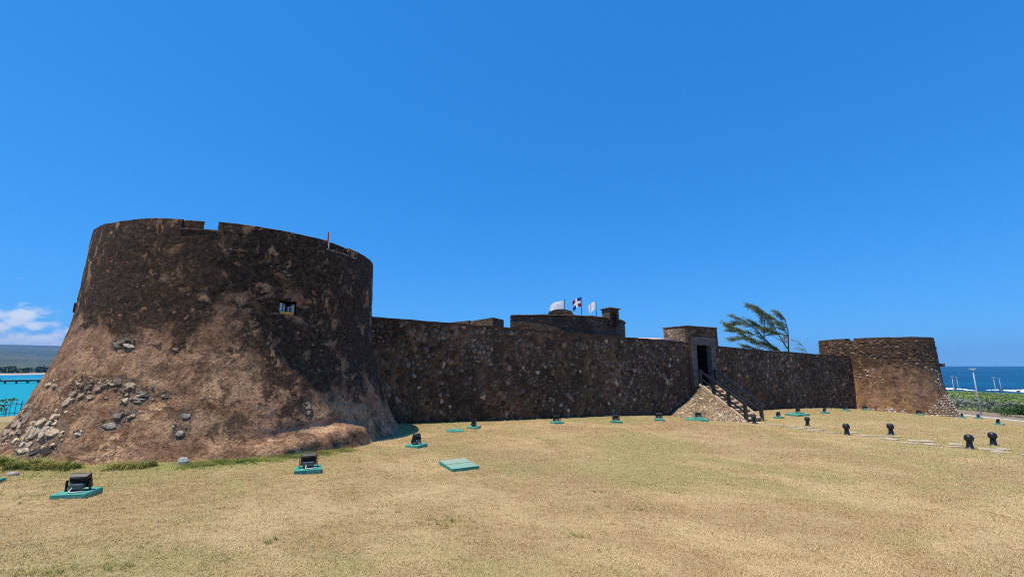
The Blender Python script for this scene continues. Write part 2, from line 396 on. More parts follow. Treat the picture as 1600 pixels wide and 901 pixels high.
M = {}
M['lawn'] = material('dry_lawn', m_lawn); M['blade'] = material('dry_blade', m_blade, .8)
M['green'] = material('green_blade', m_green_blade, .7)
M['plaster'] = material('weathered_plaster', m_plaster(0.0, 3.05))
M['plaster_far'] = material('weathered_plaster_far', m_plaster(5.3, 3.9, .85, .5, .8, .66))
M['stone'] = material('field_stone', m_stone, .85); M['mortar'] = material('brown_mortar', m_mortar)
M['keep'] = material('keep_masonry', m_masonry((.09, .057, .038), (.19, .122, .078), (.105, .064, .04), 3.2))
M['pale_masonry'] = material('pale_masonry', m_masonry((.26, .19, .125), (.44, .34, .24), (.24, .16, .10), 4.2))
M['ramp'] = material('ramp_mortar', m_masonry((.30, .20, .115), (.46, .33, .20), (.33, .22, .125), 6))
M['ashlar'] = material('grey_ashlar', flat((.115, .104, .098), .4, 7, .8, .6))
M['dark'] = material('near_black', flat((.022, .018, .016), .2, 5))
M['shade_black'] = material('doorway_shade', flat((.006, .005, .005), .3, 5))  # black tone standing in for the unlit depth of the doorway
M['step'] = material('tan_step', flat((.58, .42, .27), .2, 6, .9, .5))
M['flag'] = material('pale_flagstone', flat((.47, .38, .255), .25, 5, .9, .4))
M['coping'] = material('pink_coping', flat((.60, .44, .36), .12, 4))
M['crust'] = material('dark_crust', flat((.075, .046, .030), .5, 4, .9, .6))
M['teal'] = material('teal_paint', m_teal, .55); M['teal_pale'] = material('faded_teal_paint', m_teal_pale, .7)
M['black'] = material('black_paint', flat((.014, .014, .016), .3, 20, .42, .1), .42, .5)
M['black_metal'] = material('black_metal', flat((.018, .019, .022), .25, 25, .35, .1), .35, .5)
M['gear'] = material('grey_gear', flat((.10, .11, .12), .3, 14, .4, .1), .4, .5)
M['glass'] = material('lamp_glass', flat((.05, .06, .07), .1, 3, .1, 0), .08, .6)
M['cable'] = material('white_cable', flat((.6, .58, .52), .1, 9, .6, 0))
M['galv'] = material('galvanised_metal', flat((.42, .45, .47), .08, 6, .4, 0), .4, .5)
M['red'] = material('red_paint', flat((.42, .03, .05), .1, 6)); M['white'] = material('white_paint', flat((.8, .8, .8), .05, 6))
M['yellow'] = material('yellow_stone', flat((.50, .32, .08), .25, 9, .9, .4))
M['greystone'] = material('bluish_grey_stone', flat((.40, .42, .46), .35, 9, .9, .4))
M['road'] = material('gravel_road', flat((.26, .19, .125), .22, 2.5, .95, .6)); M['kerb'] = material('pale_kerb', flat((.60, .54, .45), .1, 3))
M['water'] = material('sea_water', m_water); M['foam'] = material('surf_foam', flat((.82, .85, .86), .05, .4))
M['hill'] = material('far_hill', m_hill); M['sand'] = material('far_sand', flat((.45, .38, .28), .1, .2))
M['bark'] = material('grey_bark', flat((.07, .058, .05), .3, 6, .9, .5))
M['needle'] = material('casuarina_needles', m_leaf((.085, .12, .035), (.30, .34, .10)))
M['hedge'] = material('silver_hedge', m_leaf((.12, .14, .10), (.30, .325, .26)))
M['bush'] = material('green_bush', m_leaf((.02, .055, .012), (.07, .15, .025)))
M['cover'] = material('green_cover', m_leaf((.08, .13, .025), (.17, .23, .05)))
M['wood'] = material('far_woods', m_leaf((.014, .035, .012), (.045, .085, .022)))
M['pier'] = material('pier_concrete', flat((.30, .27, .22), .2, .5)); M['piling'] = material('pier_piling', flat((.05, .045, .04), .2, 1))
def thin(m):
    g = G(m.node_tree); b = g.n['Principled BSDF']; t = g.new('ShaderNodeBsdfTranslucent'); mx = g.new('ShaderNodeMixShader'); mx.inputs[0].default_value = .45
    for l in list(m.node_tree.links):
        if l.to_socket == b.inputs['Base Color']: g.l.new(l.from_socket, t.inputs[0])
    g.l.new(b.outputs[0], mx.inputs[1]); g.l.new(t.outputs[0], mx.inputs[2]); g.l.new(mx.outputs[0], g.n['Material Output'].inputs[0])
M['tri'] = material('flag_blue_white_red', m_flag_print('tri')); M['wflag'] = material('flag_white_print', m_flag_print('w'))

thin(M['tri']); thin(M['wflag'])
# ------------------------------------------------------------------ the setting
def axis(a, b, c, d, fine, grow=1.22):
    xs = list(np.arange(b, c+1e-6, fine)); s = fine; x = b
    while x > a: s *= grow; x -= s; xs.insert(0, x)
    s = fine; x = c
    while x < d: s *= grow; x += s; xs.append(x)
    return np.array(xs)
ax = axis(-90, -15, 34, 260, .28); ay = axis(-60, -1, 42, 260, .28)
XX, YY = np.meshgrid(ax, ay); ZZ = ground(XX, YY)
P3 = np.stack([XX, YY, 0*XX], -1)
fade = np.clip(1-np.hypot(XX-8, YY-15)/60, 0, 1)
ZZ = ZZ+.10*fbm(P3*.35, 3, 3)*fade+.035*fbm(P3*1.7, 3, 9)*fade
struct('lawn', (np.stack([XX, YY, ZZ], -1).reshape(-1, 3), grid_faces(len(ay), len(ax))), M['lawn'], True)
def gs(x, y): return gz(x, y)+float(.10*fbm(np.array([[x*.35, y*.35, 0]]), 3, 3)[0]+.035*fbm(np.array([[x*1.7, y*1.7, 0]]), 3, 9)[0])*max(0, 1-math.hypot(x-8, y-15)/60)
SEA = -7.0
rr = [0, 60, 120, 200, 320, 500, 900, 1800, 3500, 6500]; nA = 72
V = [(0, 0, SEA)]+[(r*math.cos(2*math.pi*k/nA), r*math.sin(2*math.pi*k/nA), SEA) for r in rr[1:] for k in range(nA)]
F = [(0, 1+k, 1+(k+1) % nA) for k in range(nA)]
for i in range(len(rr)-2): F += [(1+i*nA+k, 1+(i+1)*nA+k, 1+(i+1)*nA+(k+1) % nA, 1+i*nA+(k+1) % nA) for k in range(nA)]
struct('sea', (V, F), M['water'])
# gravel road and kerb to the right
def kerbx(y): return 40.2+.24*(y-36)-.006*(y-36)**2 if y < 56 else 42.6+.0*(y-56)
V, F = [], []; ys = np.arange(6, 86, 1.5)
for y in ys:
    for t in np.linspace(0, 1, 8):
        x = kerbx(y)+t*(55.0-kerbx(y)); V.append((x, y, gz(x, y)+.035))
struct('road', (V, grid_faces(len(ys), 8)), M['road'], True)
V, F = [], []
for y in ys:
    x = kerbx(y); z = gz(x, y)
    V += [(x-.42, y, z-.1), (x-.40, y, z+.10), (x+.02, y, z+.11), (x+.04, y, z-.1)]
struct('kerb', (V, [(i*4+k, i*4+k+1, i*4+5+k, i*4+4+k) for i in range(len(ys)-1) for k in range(3)]), M['kerb'])
# far shore and hills across the bay
def polar(az, r): return r*math.sin(R(az)), r*math.cos(R(az))
azs = np.linspace(-82, -24, 90); rs = np.array([610, 640, 700, 900, 1300, 1900, 2800, 3900, 5000, 6300, 7900])
V = []
for r in rs:
    for a in azs:
        x, y = polar(a, r); t = np.clip((r-900)/5400, 0, 1)
        ridge = 182+44*float(fbm(np.array([[a*.11, 3.1, r/2200]]), 4, 5)[0])*2+9*math.sin(a*.5)+(-a-47)*6.5
        V.append((x, y, SEA-.6+2.2*np.clip((r-610)/40, 0, 1)+t**1.35*(ridge*(.97 if r < 7900 else .8))+t*14*float(fbm(np.array([[x/300, y/300, 0]]), 4, 8)[0])*2))
struct('far_hills', (V, grid_faces(len(rs), len(azs))), M['hill'], True)
V = []
for r in (596, 606, 622):
    for a in azs: x, y = polar(a, r+6*math.sin(a*1.7)); V.append((x, y, SEA+{596: -.4, 606: .5, 622: 1.3}[r]))
struct('far_beach', (V, grid_faces(3, len(azs))), M['sand'], True)
def leaf_mass(centres, size, n, jitter, rnd, flatness=.8):
    """n small leaf quads spread over each lump (x,y,z,rx,ry,rz); returns VF and a light/dark tint per vertex"""
    V, F, T = [], [], []
    for (cx, cy, cz, rx, ry, rz) in centres:
        base = rnd.uniform(.15, .75)
        for _ in range(n):
            d = rnd.normal(size=3); d /= np.linalg.norm(d)+1e-9; k = rnd.uniform(.55, 1.0)
            p = np.array([cx+d[0]*rx*k, cy+d[1]*ry*k, cz+d[2]*rz*k]); a = rnd.normal(size=3); a /= np.linalg.norm(a); b = np.cross(a, rnd.normal(size=3)); b /= np.linalg.norm(b)+1e-9
            s = size*rnd.uniform(.6, 1.3); i = len(V)
            V += [p-a*s, p-b*s*.5, p+a*s, p+b*s*.5]; F.append((i, i+1, i+2, i+3)); t = min(1, max(0, base+rnd.uniform(-.25, .3))); T += [(t, t, t)]*4
    return (V, F), T
lr = np.random.default_rng(21)
cs = []
for i in range(150):
    a = lr.uniform(-58, -38); x, y = polar(a, lr.uniform(628, 670)); h = lr.uniform(2.2, 4.6); cs.append((x, y, SEA+1.2+h*.8, lr.uniform(4, 8), 4, h))
vf, T = leaf_mass(cs, 1.3, 42, 0, lr)
tag(part('shore_woods', vf, M['wood'], None, tint=T), 'dark green belt of woods along the far shore of the bay', 'woods', kind='stuff')

# ------------------------------------------------------------------ the big bastion
TC = (-9.08, 14.37); TR = root('round_bastion', (TC[0], TC[1], -.6), 0, 'large dark round bastion with flared base, nearest on the left', 'bastion')
prof = [(-1.4, 5.55), (-.6, 5.25), (-.2, 5.0), (.37, 4.75), (1.11, 4.5), (1.86, 4.26), (2.6, 4.12), (3.1, 4.08), (4.1, 4.05), (5.32, 4.02)]
PZ = np.array([p[0] for p in prof]); PR = np.array([p[1] for p in prof])
from functools import lru_cache
def prof_r(z, PZ=PZ, PR=PR):
    z = np.asarray(z, float); return (np.interp(z-.22, PZ, PR)+np.interp(z, PZ, PR)*2+np.interp(z+.22, PZ, PR))/4
def tower_r(th, z, amp=1.0, seed=0, bulge=True, pr=prof_r):
    th = np.asarray(th, float); z = np.asarray(z, float); r = pr(z)
    P = np.stack([np.cos(th)*4.3, np.sin(th)*4.3, z+0*th], -1)
    low = np.clip((2.6-z)/3, 0, 1)
    r = r+amp*(.11*fbm(P*.55+seed, 3, 1)*(.5+low)+.10*fbm(P*1.7+seed, 4, 4)*(.4+low)+.05*fbm(P*4.3+seed, 3, 7)*(.5+.6*low))
    if bulge:
        d = np.degrees(th)
        a = np.clip((d+66)/22, 0, 1); a = a*a*(3-2*a); e = np.clip((-14-d)/10, 0, 1); a = a*e*e*(3-2*e)
        zc = -.07+.05*np.sin(d*.17)+.03*np.sin(d*.43+1)-.16*np.clip((-44-d)/16, 0, 1); t = np.clip((zc-z)/.15, 0, 1)
        r = r+a*(.38*np.sqrt(t*(2-t))-.07*np.exp(-((z-zc-.10)/.14)**2)-.10*np.clip((zc-.20-z)/.25, 0, 1))
        front = np.exp(-((d+75)/22)**2)*np.clip((.9-z)/1.6, 0, 1); r = r+.22*front
    return r
TS = [(-122.9, 0.25, 0.27, 0.16, 0), (-120.5, 0.06, 0.22, 0.12, 0), (-117.9, 0.43, 0.19, 0.27, 0), (-126.5, 0.52, 0.13, 0.13, 0), (-107.5, 0.36, 0.24, 0.19, 0), (-104.3, 0.47, 0.22, 0.11, 0), (-104.2, 0.34, 0.13, 0.11, 0), (-102.1, 0.35, 0.13, 0.11, 0), (-108.0, 0.16, 0.24, 0.3, 0), (-104.1, 0.13, 0.16, 0.16, 0), (-111.5, 0.05, 0.22, 0.19, 0), (-100.2, 0.17, 0.27, 0.19, 0), (-97.4, 0.13, 0.11, 0.07, 0), (-106.9, -0.09, 0.16, 0.13, 0), (-109.5, -0.11, 0.11, 0.11, 0), (-97.3, -0.05, 0.13, 0.05, 0), (-106.7, -0.2, 0.3, 0.11, 0), (-121.4, -0.05, 0.11, 0.16, 0), (-111.2, 0.32, 0.11, 0.08, 0), (-118.0, 0.12, 0.16, 0.11, 0), (-126.1, 0.42, 0.11, 0.13, 0), (-92.3, 0.16, 0.09, 0.05, 0), (-115.5, -0.06, 0.16, 0.13, 0), (-113.4, -0.0, 0.11, 0.11, 0), (-111.4, 0.17, 0.11, 0.11, 0), (-103.7, 0.24, 0.13, 0.11, 0), (-118.5, 0.23, 0.13, 0.13, 0), (-124.5, 0.62, 0.11, 0.15, 0), (-122.0, 0.40, 0.13, 0.16, 0), (-124.4, 0.06, 0.16, 0.14, 0), (-126.8, 0.22, 0.16, 0.2, 0),
 (-101.9, -0.19, 0.26, 0.13, 2), (-98.1, -0.17, 0.24, 0.19, 2), (-102.4, -0.0, 0.22, 0.11, 2), (-102.0, 1.18, 0.12, 0.05, 1), (-97.7, 1.11, 0.14, 0.1, 1), (-100.3, 1.14, 0.12, 0.08, 1), (-94.8, 1.07, 0.16, 0.08, 1), (-92.0, 1.23, 0.14, 0.08, 1), (-89.2, 1.22, 0.18, 0.12, 1), (-93.1, 1.16, 0.16, 0.07, 1), (-86.5, 1.06, 0.22, 0.07, 1), (-85.3, 1.15, 0.18, 0.12, 1), (-85.3, 0.95, 0.09, 0.08, 1), (-84.8, 0.83, 0.1, 0.12, 1), (-82.0, 0.92, 0.26, 0.06, 3), (-81.7, 0.86, 0.24, 0.05, 3), (-81.8, 0.8, 0.14, 0.05, 3), (-99.1, 0.93, 0.18, 0.12, 1), (-95.8, 0.9, 0.12, 0.1, 1), (-84.7, 0.51, 0.16, 0.12, 3), (-82.3, 0.56, 0.14, 0.08, 3), (-82.0, 0.48, 0.08, 0.06, 1), (-75.8, 0.92, 0.09, 0.05, 1), (-69.2, 0.12, 0.14, 0.12, 3), (-69.1, 0.48, 0.14, 0.1, 3), (-85.5, 0.31, 0.24, 0.1, 3), (-90.6, 1.18, 0.12, 0.06, 1), (-94.2, 1.12, 0.1, 0.08, 1), (-81.5, 0.99, 0.24, 0.06, 3), (-37.7, 0.61, 0.12, 0.08, 1), (-37.7, 0.5, 0.12, 0.09, 1), (-38.0, 0.39, 0.12, 0.09, 1), (-117.0, 1.14, 0.15, 0.09, 1), (-111.8, 1.13, 0.12, 0.08, 1), (-102.2, 0.96, 0.15, 0.12, 1), (-102.5, 0.79, 0.12, 0.21, 1), (-93.6, 2.15, 0.24, 0.1, 3), (-92.2, 2.22, 0.2, 0.07, 3), (-90.6, 2.06, 0.21, 0.1, 3), (-94.5, 2.06, 0.16, 0.08, 3), (-82.3, 2.12, 0.21, 0.12, 4), (-76.3, 1.97, 0.12, 0.08, 4)]
ZS = 5.06; ZT = 5.32
th = np.sort(np.concatenate([np.linspace(-math.pi, math.pi, 441)[:-1], R(np.array([-47.4, -41.3]))])) if False else np.linspace(-math.pi, math.pi, 441)[:-1]
for a in (-47.4, -41.3): th[np.argmin(abs(th-R(a)))] = R(a)
zz = np.linspace(-1.2, ZS, 132)
for a in (2.97, 3.34): zz[np.argmin(abs(zz-a))] = a
TH, Z2 = np.meshgrid(np.append(th, th[0]), zz)
RR = tower_r(TH, Z2); RR[:, -1] = RR[:, 0]
nc = TH.shape[1]
V = np.stack([RR*np.cos(TH), RR*np.sin(TH), Z2+.6], -1).reshape(-1, 3).tolist()
hole = lambda r, c: not (2.96 < zz[r] and zz[r+1] < 3.35 and R(-47.5) < TH[0, c] and TH[0, c+1] < R(-41.2))
F = [(r*nc+c, r*nc+c+1, (r+1)*nc+c+1, (r+1)*nc+c) for r in range(len(zz)-1) for c in range(nc-1) if hole(r, c)]
bare = np.zeros_like(TH)
for (a_, z_, w_, h_, c_) in TS:
    if c_ == 4: continue
    da = (np.degrees(TH)-a_+180) % 360-180; bare = np.maximum(bare, np.exp(-((np.radians(da)*4.6/(w_*.85+.05))**2+((Z2-z_)/(h_*.85+.05))**2)))
bare = np.clip(bare*1.3+.9*fbm(np.stack([RR*np.cos(TH)*5, RR*np.sin(TH)*5, Z2*5], -1), 3, 15)*(bare > .08), 0, 1)
RR = RR-.035*bare; V = np.stack([RR*np.cos(TH), RR*np.sin(TH), Z2+.6], -1).reshape(-1, 3).tolist()
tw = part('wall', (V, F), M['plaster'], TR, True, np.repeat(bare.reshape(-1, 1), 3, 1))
# platform inside the parapet
n = 64; V = [(0, 0, ZS-.9+.6)]+[(3.3*math.cos(2*math.pi*k/n), 3.3*math.sin(2*math.pi*k/n), ZS-.9+.6) for k in range(n)]
part('gun_platform', (V, [(0, 1+k, 1+(k+1) % n) for k in range(n)]), M['pale_masonry'], TR)
def merlon(name, a0o, a1o, a0i, a1i, parent, zb, zt, rfun, thick, mat, zoff, rise=0.0):
    n = max(6, int(abs(a1o-a0o)/1.2)); V = []
    for i in range(n+1):
        t = i/n; ao = R(a0o+(a1o-a0o)*t); ai = R(a0i+(a1i-a0i)*t); ro = float(rfun(ao, zb)); ri = ro-thick
        ztt = zt+.022*float(fbm(np.array([[math.cos(ao)*9, math.sin(ao)*9, 1.]]), 3, 2)[0])*2
        V += [(ro*math.cos(ao), ro*math.sin(ao), zb+zoff), ((ro-.012)*math.cos(ao), (ro-.012)*math.sin(ao), ztt-.02+zoff), ((ro-.05)*math.cos(ao), (ro-.05)*math.sin(ao), ztt+zoff),
              (ri*math.cos(ai), ri*math.sin(ai), ztt-.02+zoff), (ri*math.cos(ai), ri*math.sin(ai), zb-.9+zoff)]
    F = [(i*5+k, (i+1)*5+k, (i+1)*5+k+1, i*5+k+1) for i in range(n) for k in range(4)]
    F += [(0, 1, 2, 3, 4), tuple(n*5+k for k in (4, 3, 2, 1, 0))]
    return part(name, (V, F), mat, parent, False)
rf = lambda a, z: tower_r(np.array([a]), np.array([z]))[0]
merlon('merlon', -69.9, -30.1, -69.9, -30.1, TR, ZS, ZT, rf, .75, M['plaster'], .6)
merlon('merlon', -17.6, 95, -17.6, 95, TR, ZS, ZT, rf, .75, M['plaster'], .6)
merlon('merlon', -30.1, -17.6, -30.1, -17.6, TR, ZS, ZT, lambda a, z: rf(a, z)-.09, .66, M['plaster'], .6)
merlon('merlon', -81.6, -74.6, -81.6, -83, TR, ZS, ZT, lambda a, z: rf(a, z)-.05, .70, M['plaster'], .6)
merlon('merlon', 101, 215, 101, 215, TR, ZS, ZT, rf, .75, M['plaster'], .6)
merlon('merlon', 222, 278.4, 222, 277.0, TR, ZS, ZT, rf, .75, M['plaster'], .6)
# sills of the embrasures
def sill(a0, a1, r0=3.2):
    n = 8; V = []
    for i in range(n+1):
        a = R(a0+(a1-a0)*i/n); ro = float(rf(a, ZS))+.012
        V += [(ro*math.cos(a), ro*math.sin(a), ZS-.03+.6), (ro*math.cos(a), ro*math.sin(a), ZS+.012+.6), (r0*math.cos(a), r0*math.sin(a), ZS+.012+.6)]
    part('embrasure_sill', (V, [(i*3+k, (i+1)*3+k, (i+1)*3+k+1, i*3+k+1) for i in range(n) for k in range(2)]), M['pale_masonry'], TR)
sill(-82, -69.5); sill(-30.5, -12); sill(94, 102); sill(214, 223)
# the square niche with its pale stones
a0, a1, z0, z1 = R(-47.4), R(-41.3), 2.97, 3.34
z0 = zz[np.argmin(abs(zz-z0))]; z1 = zz[np.argmin(abs(zz-z1))]
def cyl(a, r, z): return (r*math.cos(a), r*math.sin(a), z+.6)
ro = [[float(tower_r(np.array([a]), np.array([z]))[0])+.01 for z in (z0, z1)] for a in (a0, a1)]; ri = 3.62
V = [cyl(a0, ro[0][0], z0), cyl(a1, ro[1][0], z0), cyl(a1, ro[1][1], z1), cyl(a0, ro[0][1], z1), cyl(a0, ri, z0), cyl(a1, ri, z0), cyl(a1, ri, z1), cyl(a0, ri, z1)]
ni = part('niche', (V, [(0, 1, 5, 4), (1, 2, 6, 5), (2, 3, 7, 6), (3, 0, 4, 7), (4, 5, 6, 7)]), M['dark'], TR)
am = (a0+a1)/2; nf = Matrix.Translation(Vector(cyl(am, 3.97, z0))) @ Matrix(((-math.sin(am), 0, math.cos(am), 0), (math.cos(am), 0, math.sin(am), 0), (0, 1, 0, 0), (0, 0, 0, 1)))
# local frame: x along the wall to the right, y up, z outwards
for x0_, x1_, h_, zo in ((-.20, -.135, .31, .08), (-.10, -.045, .29, .03), (.03, .075, .24, .02), (.12, .19, .29, .06)):
    part('niche_stone', xf(box(x0_, x1_, -.0, h_, -.12, zo, .008), nf), M['greystone'], ni)
part('niche_sill', xf(box(-.19, .16, -.0, .075, .085, .135, .01), nf), M['yellow'], ni)
pv, pf = stone_dome(blob(.13, .06), .05); part('niche_pebble', xf((pv, pf), nf @ Matrix.Translation((.12, .22, .09)) @ Matrix.Rotation(.5, 4, 'Z')), M['stone'], ni, True, (.75, .72, .66))
# spout on the far left flank
sa = R(-134); sm = Matrix.Translation(Vector(cyl(sa, 4.12, 3.15))) @ Matrix.Rotation(sa, 4, 'Z')
part('water_spout', xf(box(-.25, .0, -.08, .08, -.13, .13, .02), sm), M['crust'], TR)
# bared stones where the plaster has fallen
PAL = {9: [],0: [(.70, .54, .35), (.52, .40, .27), (.58, .48, .36), (.72, .56, .37), (.34, .25, .17)], 1: [(.58, .45, .30), (.44, .34, .23), (.32, .24, .165)], 2: [(.06, .05, .045)], 3: [(.40, .34, .27), (.52, .44, .35), (.24, .2, .16)], 4: [(.36, .24, .15)]}
sr = random.Random(3)
def on_surface(a, z, rfun, zoff=.6):
    r = rfun(a, z); dr = (rfun(a, z+.06)-rfun(a, z-.06))/.12
    n = Vector((math.cos(a), math.sin(a), -dr)).normalized(); t = Vector((-math.sin(a), math.cos(a), 0)); u = n.cross(t).normalized()
    m = Matrix.Identity(4)
    for i, v in enumerate((t, u, n)):
        for j in range(3): m[j][i] = v[j]
    return Matrix.Translation(Vector((r*math.cos(a), r*math.sin(a), z+zoff))) @ m
for (a, z, w, h, c) in TS:
    m_ = on_surface(R(a), z, rf) @ Matrix.Rotation(sr.uniform(-.3, .3), 4, 'Z')
    ph = sr.uniform(.005, .032) if c != 2 else .0
    part('stone', xf(slab_stone(crag(w*1.15, h*1.15, sr), ph, .08, sr), m_), M['stone'], TR, False, sr.choice(PAL[c]))
pcs, T = [], []
for (a, z, w, h, c) in TS:
    if c in (2, 4): continue
    for q in range(3):
        aa = R(a)+sr.gauss(0, w*.8+.05)/4.7; zq = z+sr.gauss(0, h*.8+.05); ww = sr.uniform(.03, .085)
        vf_ = xf(slab_stone(crag(ww, ww*sr.uniform(.5, 1), sr), sr.uniform(.0, .018), .07, sr), on_surface(aa, zq, rf)); pcs.append(vf_); T += [sr.choice(PAL[c]+[(.22, .14, .09)])]*len(vf_[0])
part('rubble', join(pcs), M['stone'], TR, False, T, kind='stuff')
# red and white stake standing in the right embrasure
sk = root('marker_stake', (TC[0]+3.985*math.cos(R(-29.3)), TC[1]+3.985*math.sin(R(-29.3)), ZS+.014), 0, 'slim red stake with a white edge standing on the rim of the big bastion', 'stake')
part('stake_post', box(-.022, .018, -.02, .02, 0, .52), M['red'], sk); part('white_edge', box(.0205, .034, -.018, .018, .02, .51), M['white'], sk)

# ------------------------------------------------------------------ curtain walls and gatehouse (local x along the wall, -y outwards, z up)
P0 = (-5.3, 16.7); WA = math.atan2(20.1, 34.8)
def wpt(x, y=0.0): return P0[0]+x*math.cos(WA)-y*math.sin(WA), P0[1]+x*math.sin(WA)+y*math.cos(WA)
def wtop(s): return float(np.interp(s, [-1, 3, 7.2, 11.6, 17.7, 21.3, 27, 39.6], [3.46, 3.38, 3.28, 3.14, 3.0, 2.79, 2.60, 2.32]))
def wbot(s): x, y = wpt(s); return gz(x, y)
WL = root('curtain_wall', (P0[0], P0[1], 0), WA, 'long dark rubble stone wall between the big bastion and the gate', 'wall')
WR = root('curtain_wall', (P0[0], P0[1], 0), WA, 'dark rubble stone wall between the gate stairs and the far bastion', 'wall')
GH = root('gatehouse', (P0[0], P0[1], 0), WA, 'raised stone gate block with dark doorway framed in grey stone', 'gatehouse')
GX0, GX1, GT = 18.5, 21.42, 3.94
FX0, FX1, FZ = 18.76, 21.0, 3.28; OX0, OX1, OZ, SILL = 19.17, 20.54, 2.82, .38
def wall_body(parent, s0, s1, name='core'):
    xs = np.arange(s0, s1+.01, .25); xs[-1] = s1; nz = 22; V = []
    for x in xs:
        zt = wtop(x)+.05*float(fbm(np.array([[x*1.3, 0, 0]]), 3, 6)[0])*2; zb = -3.2
        for k in range(nz):
            z = zb+(zt-zb)*k/(nz-1); V.append((x, .035+.03*float(fbm(np.array([[x*2.3, z*2.3, .3]]), 2, 11)[0]), z))
        V += [(x, .10, zt+.03), (x, .95, zt-.02), (x, 1.0, zb)]
    nr = nz+3; F = [(i*nr+k, (i+1)*nr+k, (i+1)*nr+k+1, i*nr+k+1) for i in range(len(xs)-1) for k in range(nr-1)]
    n_ = len(xs)-1; F += [tuple(range(nr)), tuple(n_*nr+k for k in range(nr))[::-1]]
    return part(name, (V, F), M['mortar'], parent, False)
wall_body(WL, -1.6, GX0); wall_body(WR, GX1, 39.6)
# coping lip along the top
for W_, s0, s1 in ((WL, -1.2, GX0-.003), (WR, GX1+.003, 39.55)):
    xs = np.append(np.arange(s0, s1, .3), s1); V = []
    for x in xs:
        q = .035*float(fbm(np.array([[x*2.2, 1, 0]]), 3, 4)[0])*2; zt = wtop(x)+q
        V += [(x, .0+q, zt-.06), (x, -.012+q, zt+.03), (x, .3, zt+.055), (x, .9, zt+.05), (x, .9, zt-.05)]
    part('coping', (V, [(i*5+k, (i+1)*5+k, (i+1)*5+k+1, i*5+k+1) for i in range(len(xs)-1) for k in range(4)]), M['crust'], W_)
# gate block: two piers, a lintel mass, the passage behind
y0 = -.03
gv = [box(GX0, OX0-.02, y0, 1.75, -3.2, GT), box(OX1+.02, GX1, y0, 1.75, -3.2, GT), box(OX0-.02, OX1+.02, y0, 1.75, OZ+.02, GT), box(OX0-.02, OX1+.02, y0, 1.75, -3.2, SILL-.02)]
part('front_masonry', join(gv), M['mortar'], GH)
part('side_masonry', box(GX0-.02, GX0-.003, .12, 1.76, 2.6, GT-.03), M['pale_masonry'], GH, label='sunlit pale rubble flank of the gate block')
part('cap', box(GX0-.05, GX1+.03, y0-.03, 1.8, GT+.002, GT+.07, .02), M['crust'], GH)
part('passage', join([box(OX0-.015, OX0-.005, 1.752, 5, SILL, OZ), box(OX1+.005, OX1+.015, 1.752, 5, SILL, OZ), box(OX0, OX1, 1.752, 5, OZ, OZ+.1), box(OX0, OX1, 1.752, 5, SILL-.1, SILL), box(OX0-.1, OX1+.1, 5.0, 5.1, SILL-.1, OZ+.1)]), M['dark'], GH)  # passage faces coloured near black, the darkness inside put into the colour
part('shade_lining', join([box(OX0-.019, OX0-.002, .225, 1.0, SILL+.003, OZ+.015), box(OX1+.002, OX1+.019, .225, 1.0, SILL+.003, OZ+.015), box(OX0-.001, OX1+.001, .225, 1.0, OZ-.002, OZ+.018)]), M['shade_black'], GH)  # black lining added over the inner faces so the opening stays in shade
part('shade_panel', box(OX0-.012, OX1+.012, 1.0, 1.06, SILL+.004, OZ+.012), M['shade_black'], GH)  # black panel added across the open passage to stand for its darkness
part('threshold', box(OX0-.018, OX1+.018, -.05, 1.74, SILL-.018, SILL+.002), M['ashlar'], GH)
fr = random.Random(5)
def jamb(x0, x1):
    z = SILL-.02; 
    while z < OZ-.1:
        h = min(fr.uniform(.32, .5), OZ+.02-z); 
        if OZ+.02-(z+h) < .15: h = OZ+.02-z
        part('frame_block', box(x0, x1, -.105+fr.uniform(-.008, .008), .22, z+.006, z+h, .012), M['ashlar'], GH); z += h
jamb(FX0, OX0); jamb(OX1, FX1)
xs = np.linspace(FX0, FX1, 6)
for i in range(5): part('frame_block', box(xs[i]+.004, xs[i+1]-.004, -.11+fr.uniform(-.008, .008), .22, OZ+.026, FZ, .012), M['ashlar'], GH)
part('frame_edge', join([box(FX0-.05, FX0-.004, -.085, .1, SILL, FZ+.05), box(FX0-.004, FX1+.05, -.085, .1, FZ+.004, FZ+.05)]), M['ashlar'], GH)
# pale plaster terraces showing just over the walls
part('terrace', join([([(14.9, 1.0, 2.9), (18.45, 1.0, 2.9), (18.45, 3.4, 2.9), (14.9, 3.4, 2.9), (15.6, 1.0, 3.12), (18.45, 1.0, 3.26), (18.45, 3.4, 3.46), (14.9, 3.4, 3.24)], box(0, 1, 0, 1, 0, 1)[1])]), M['coping'], GH)
part('terrace', ([(21.45, 1.0, 2.4), (28.6, 1.0, 2.3), (28.6, 3.4, 2.3), (21.45, 3.4, 2.4), (21.45, 1.0, 2.97), (28.6, 1.0, 2.68), (28.6, 3.4, 2.76), (21.45, 3.4, 3.07)], box(0, 1, 0, 1, 0, 1)[1]), M['coping'], GH)

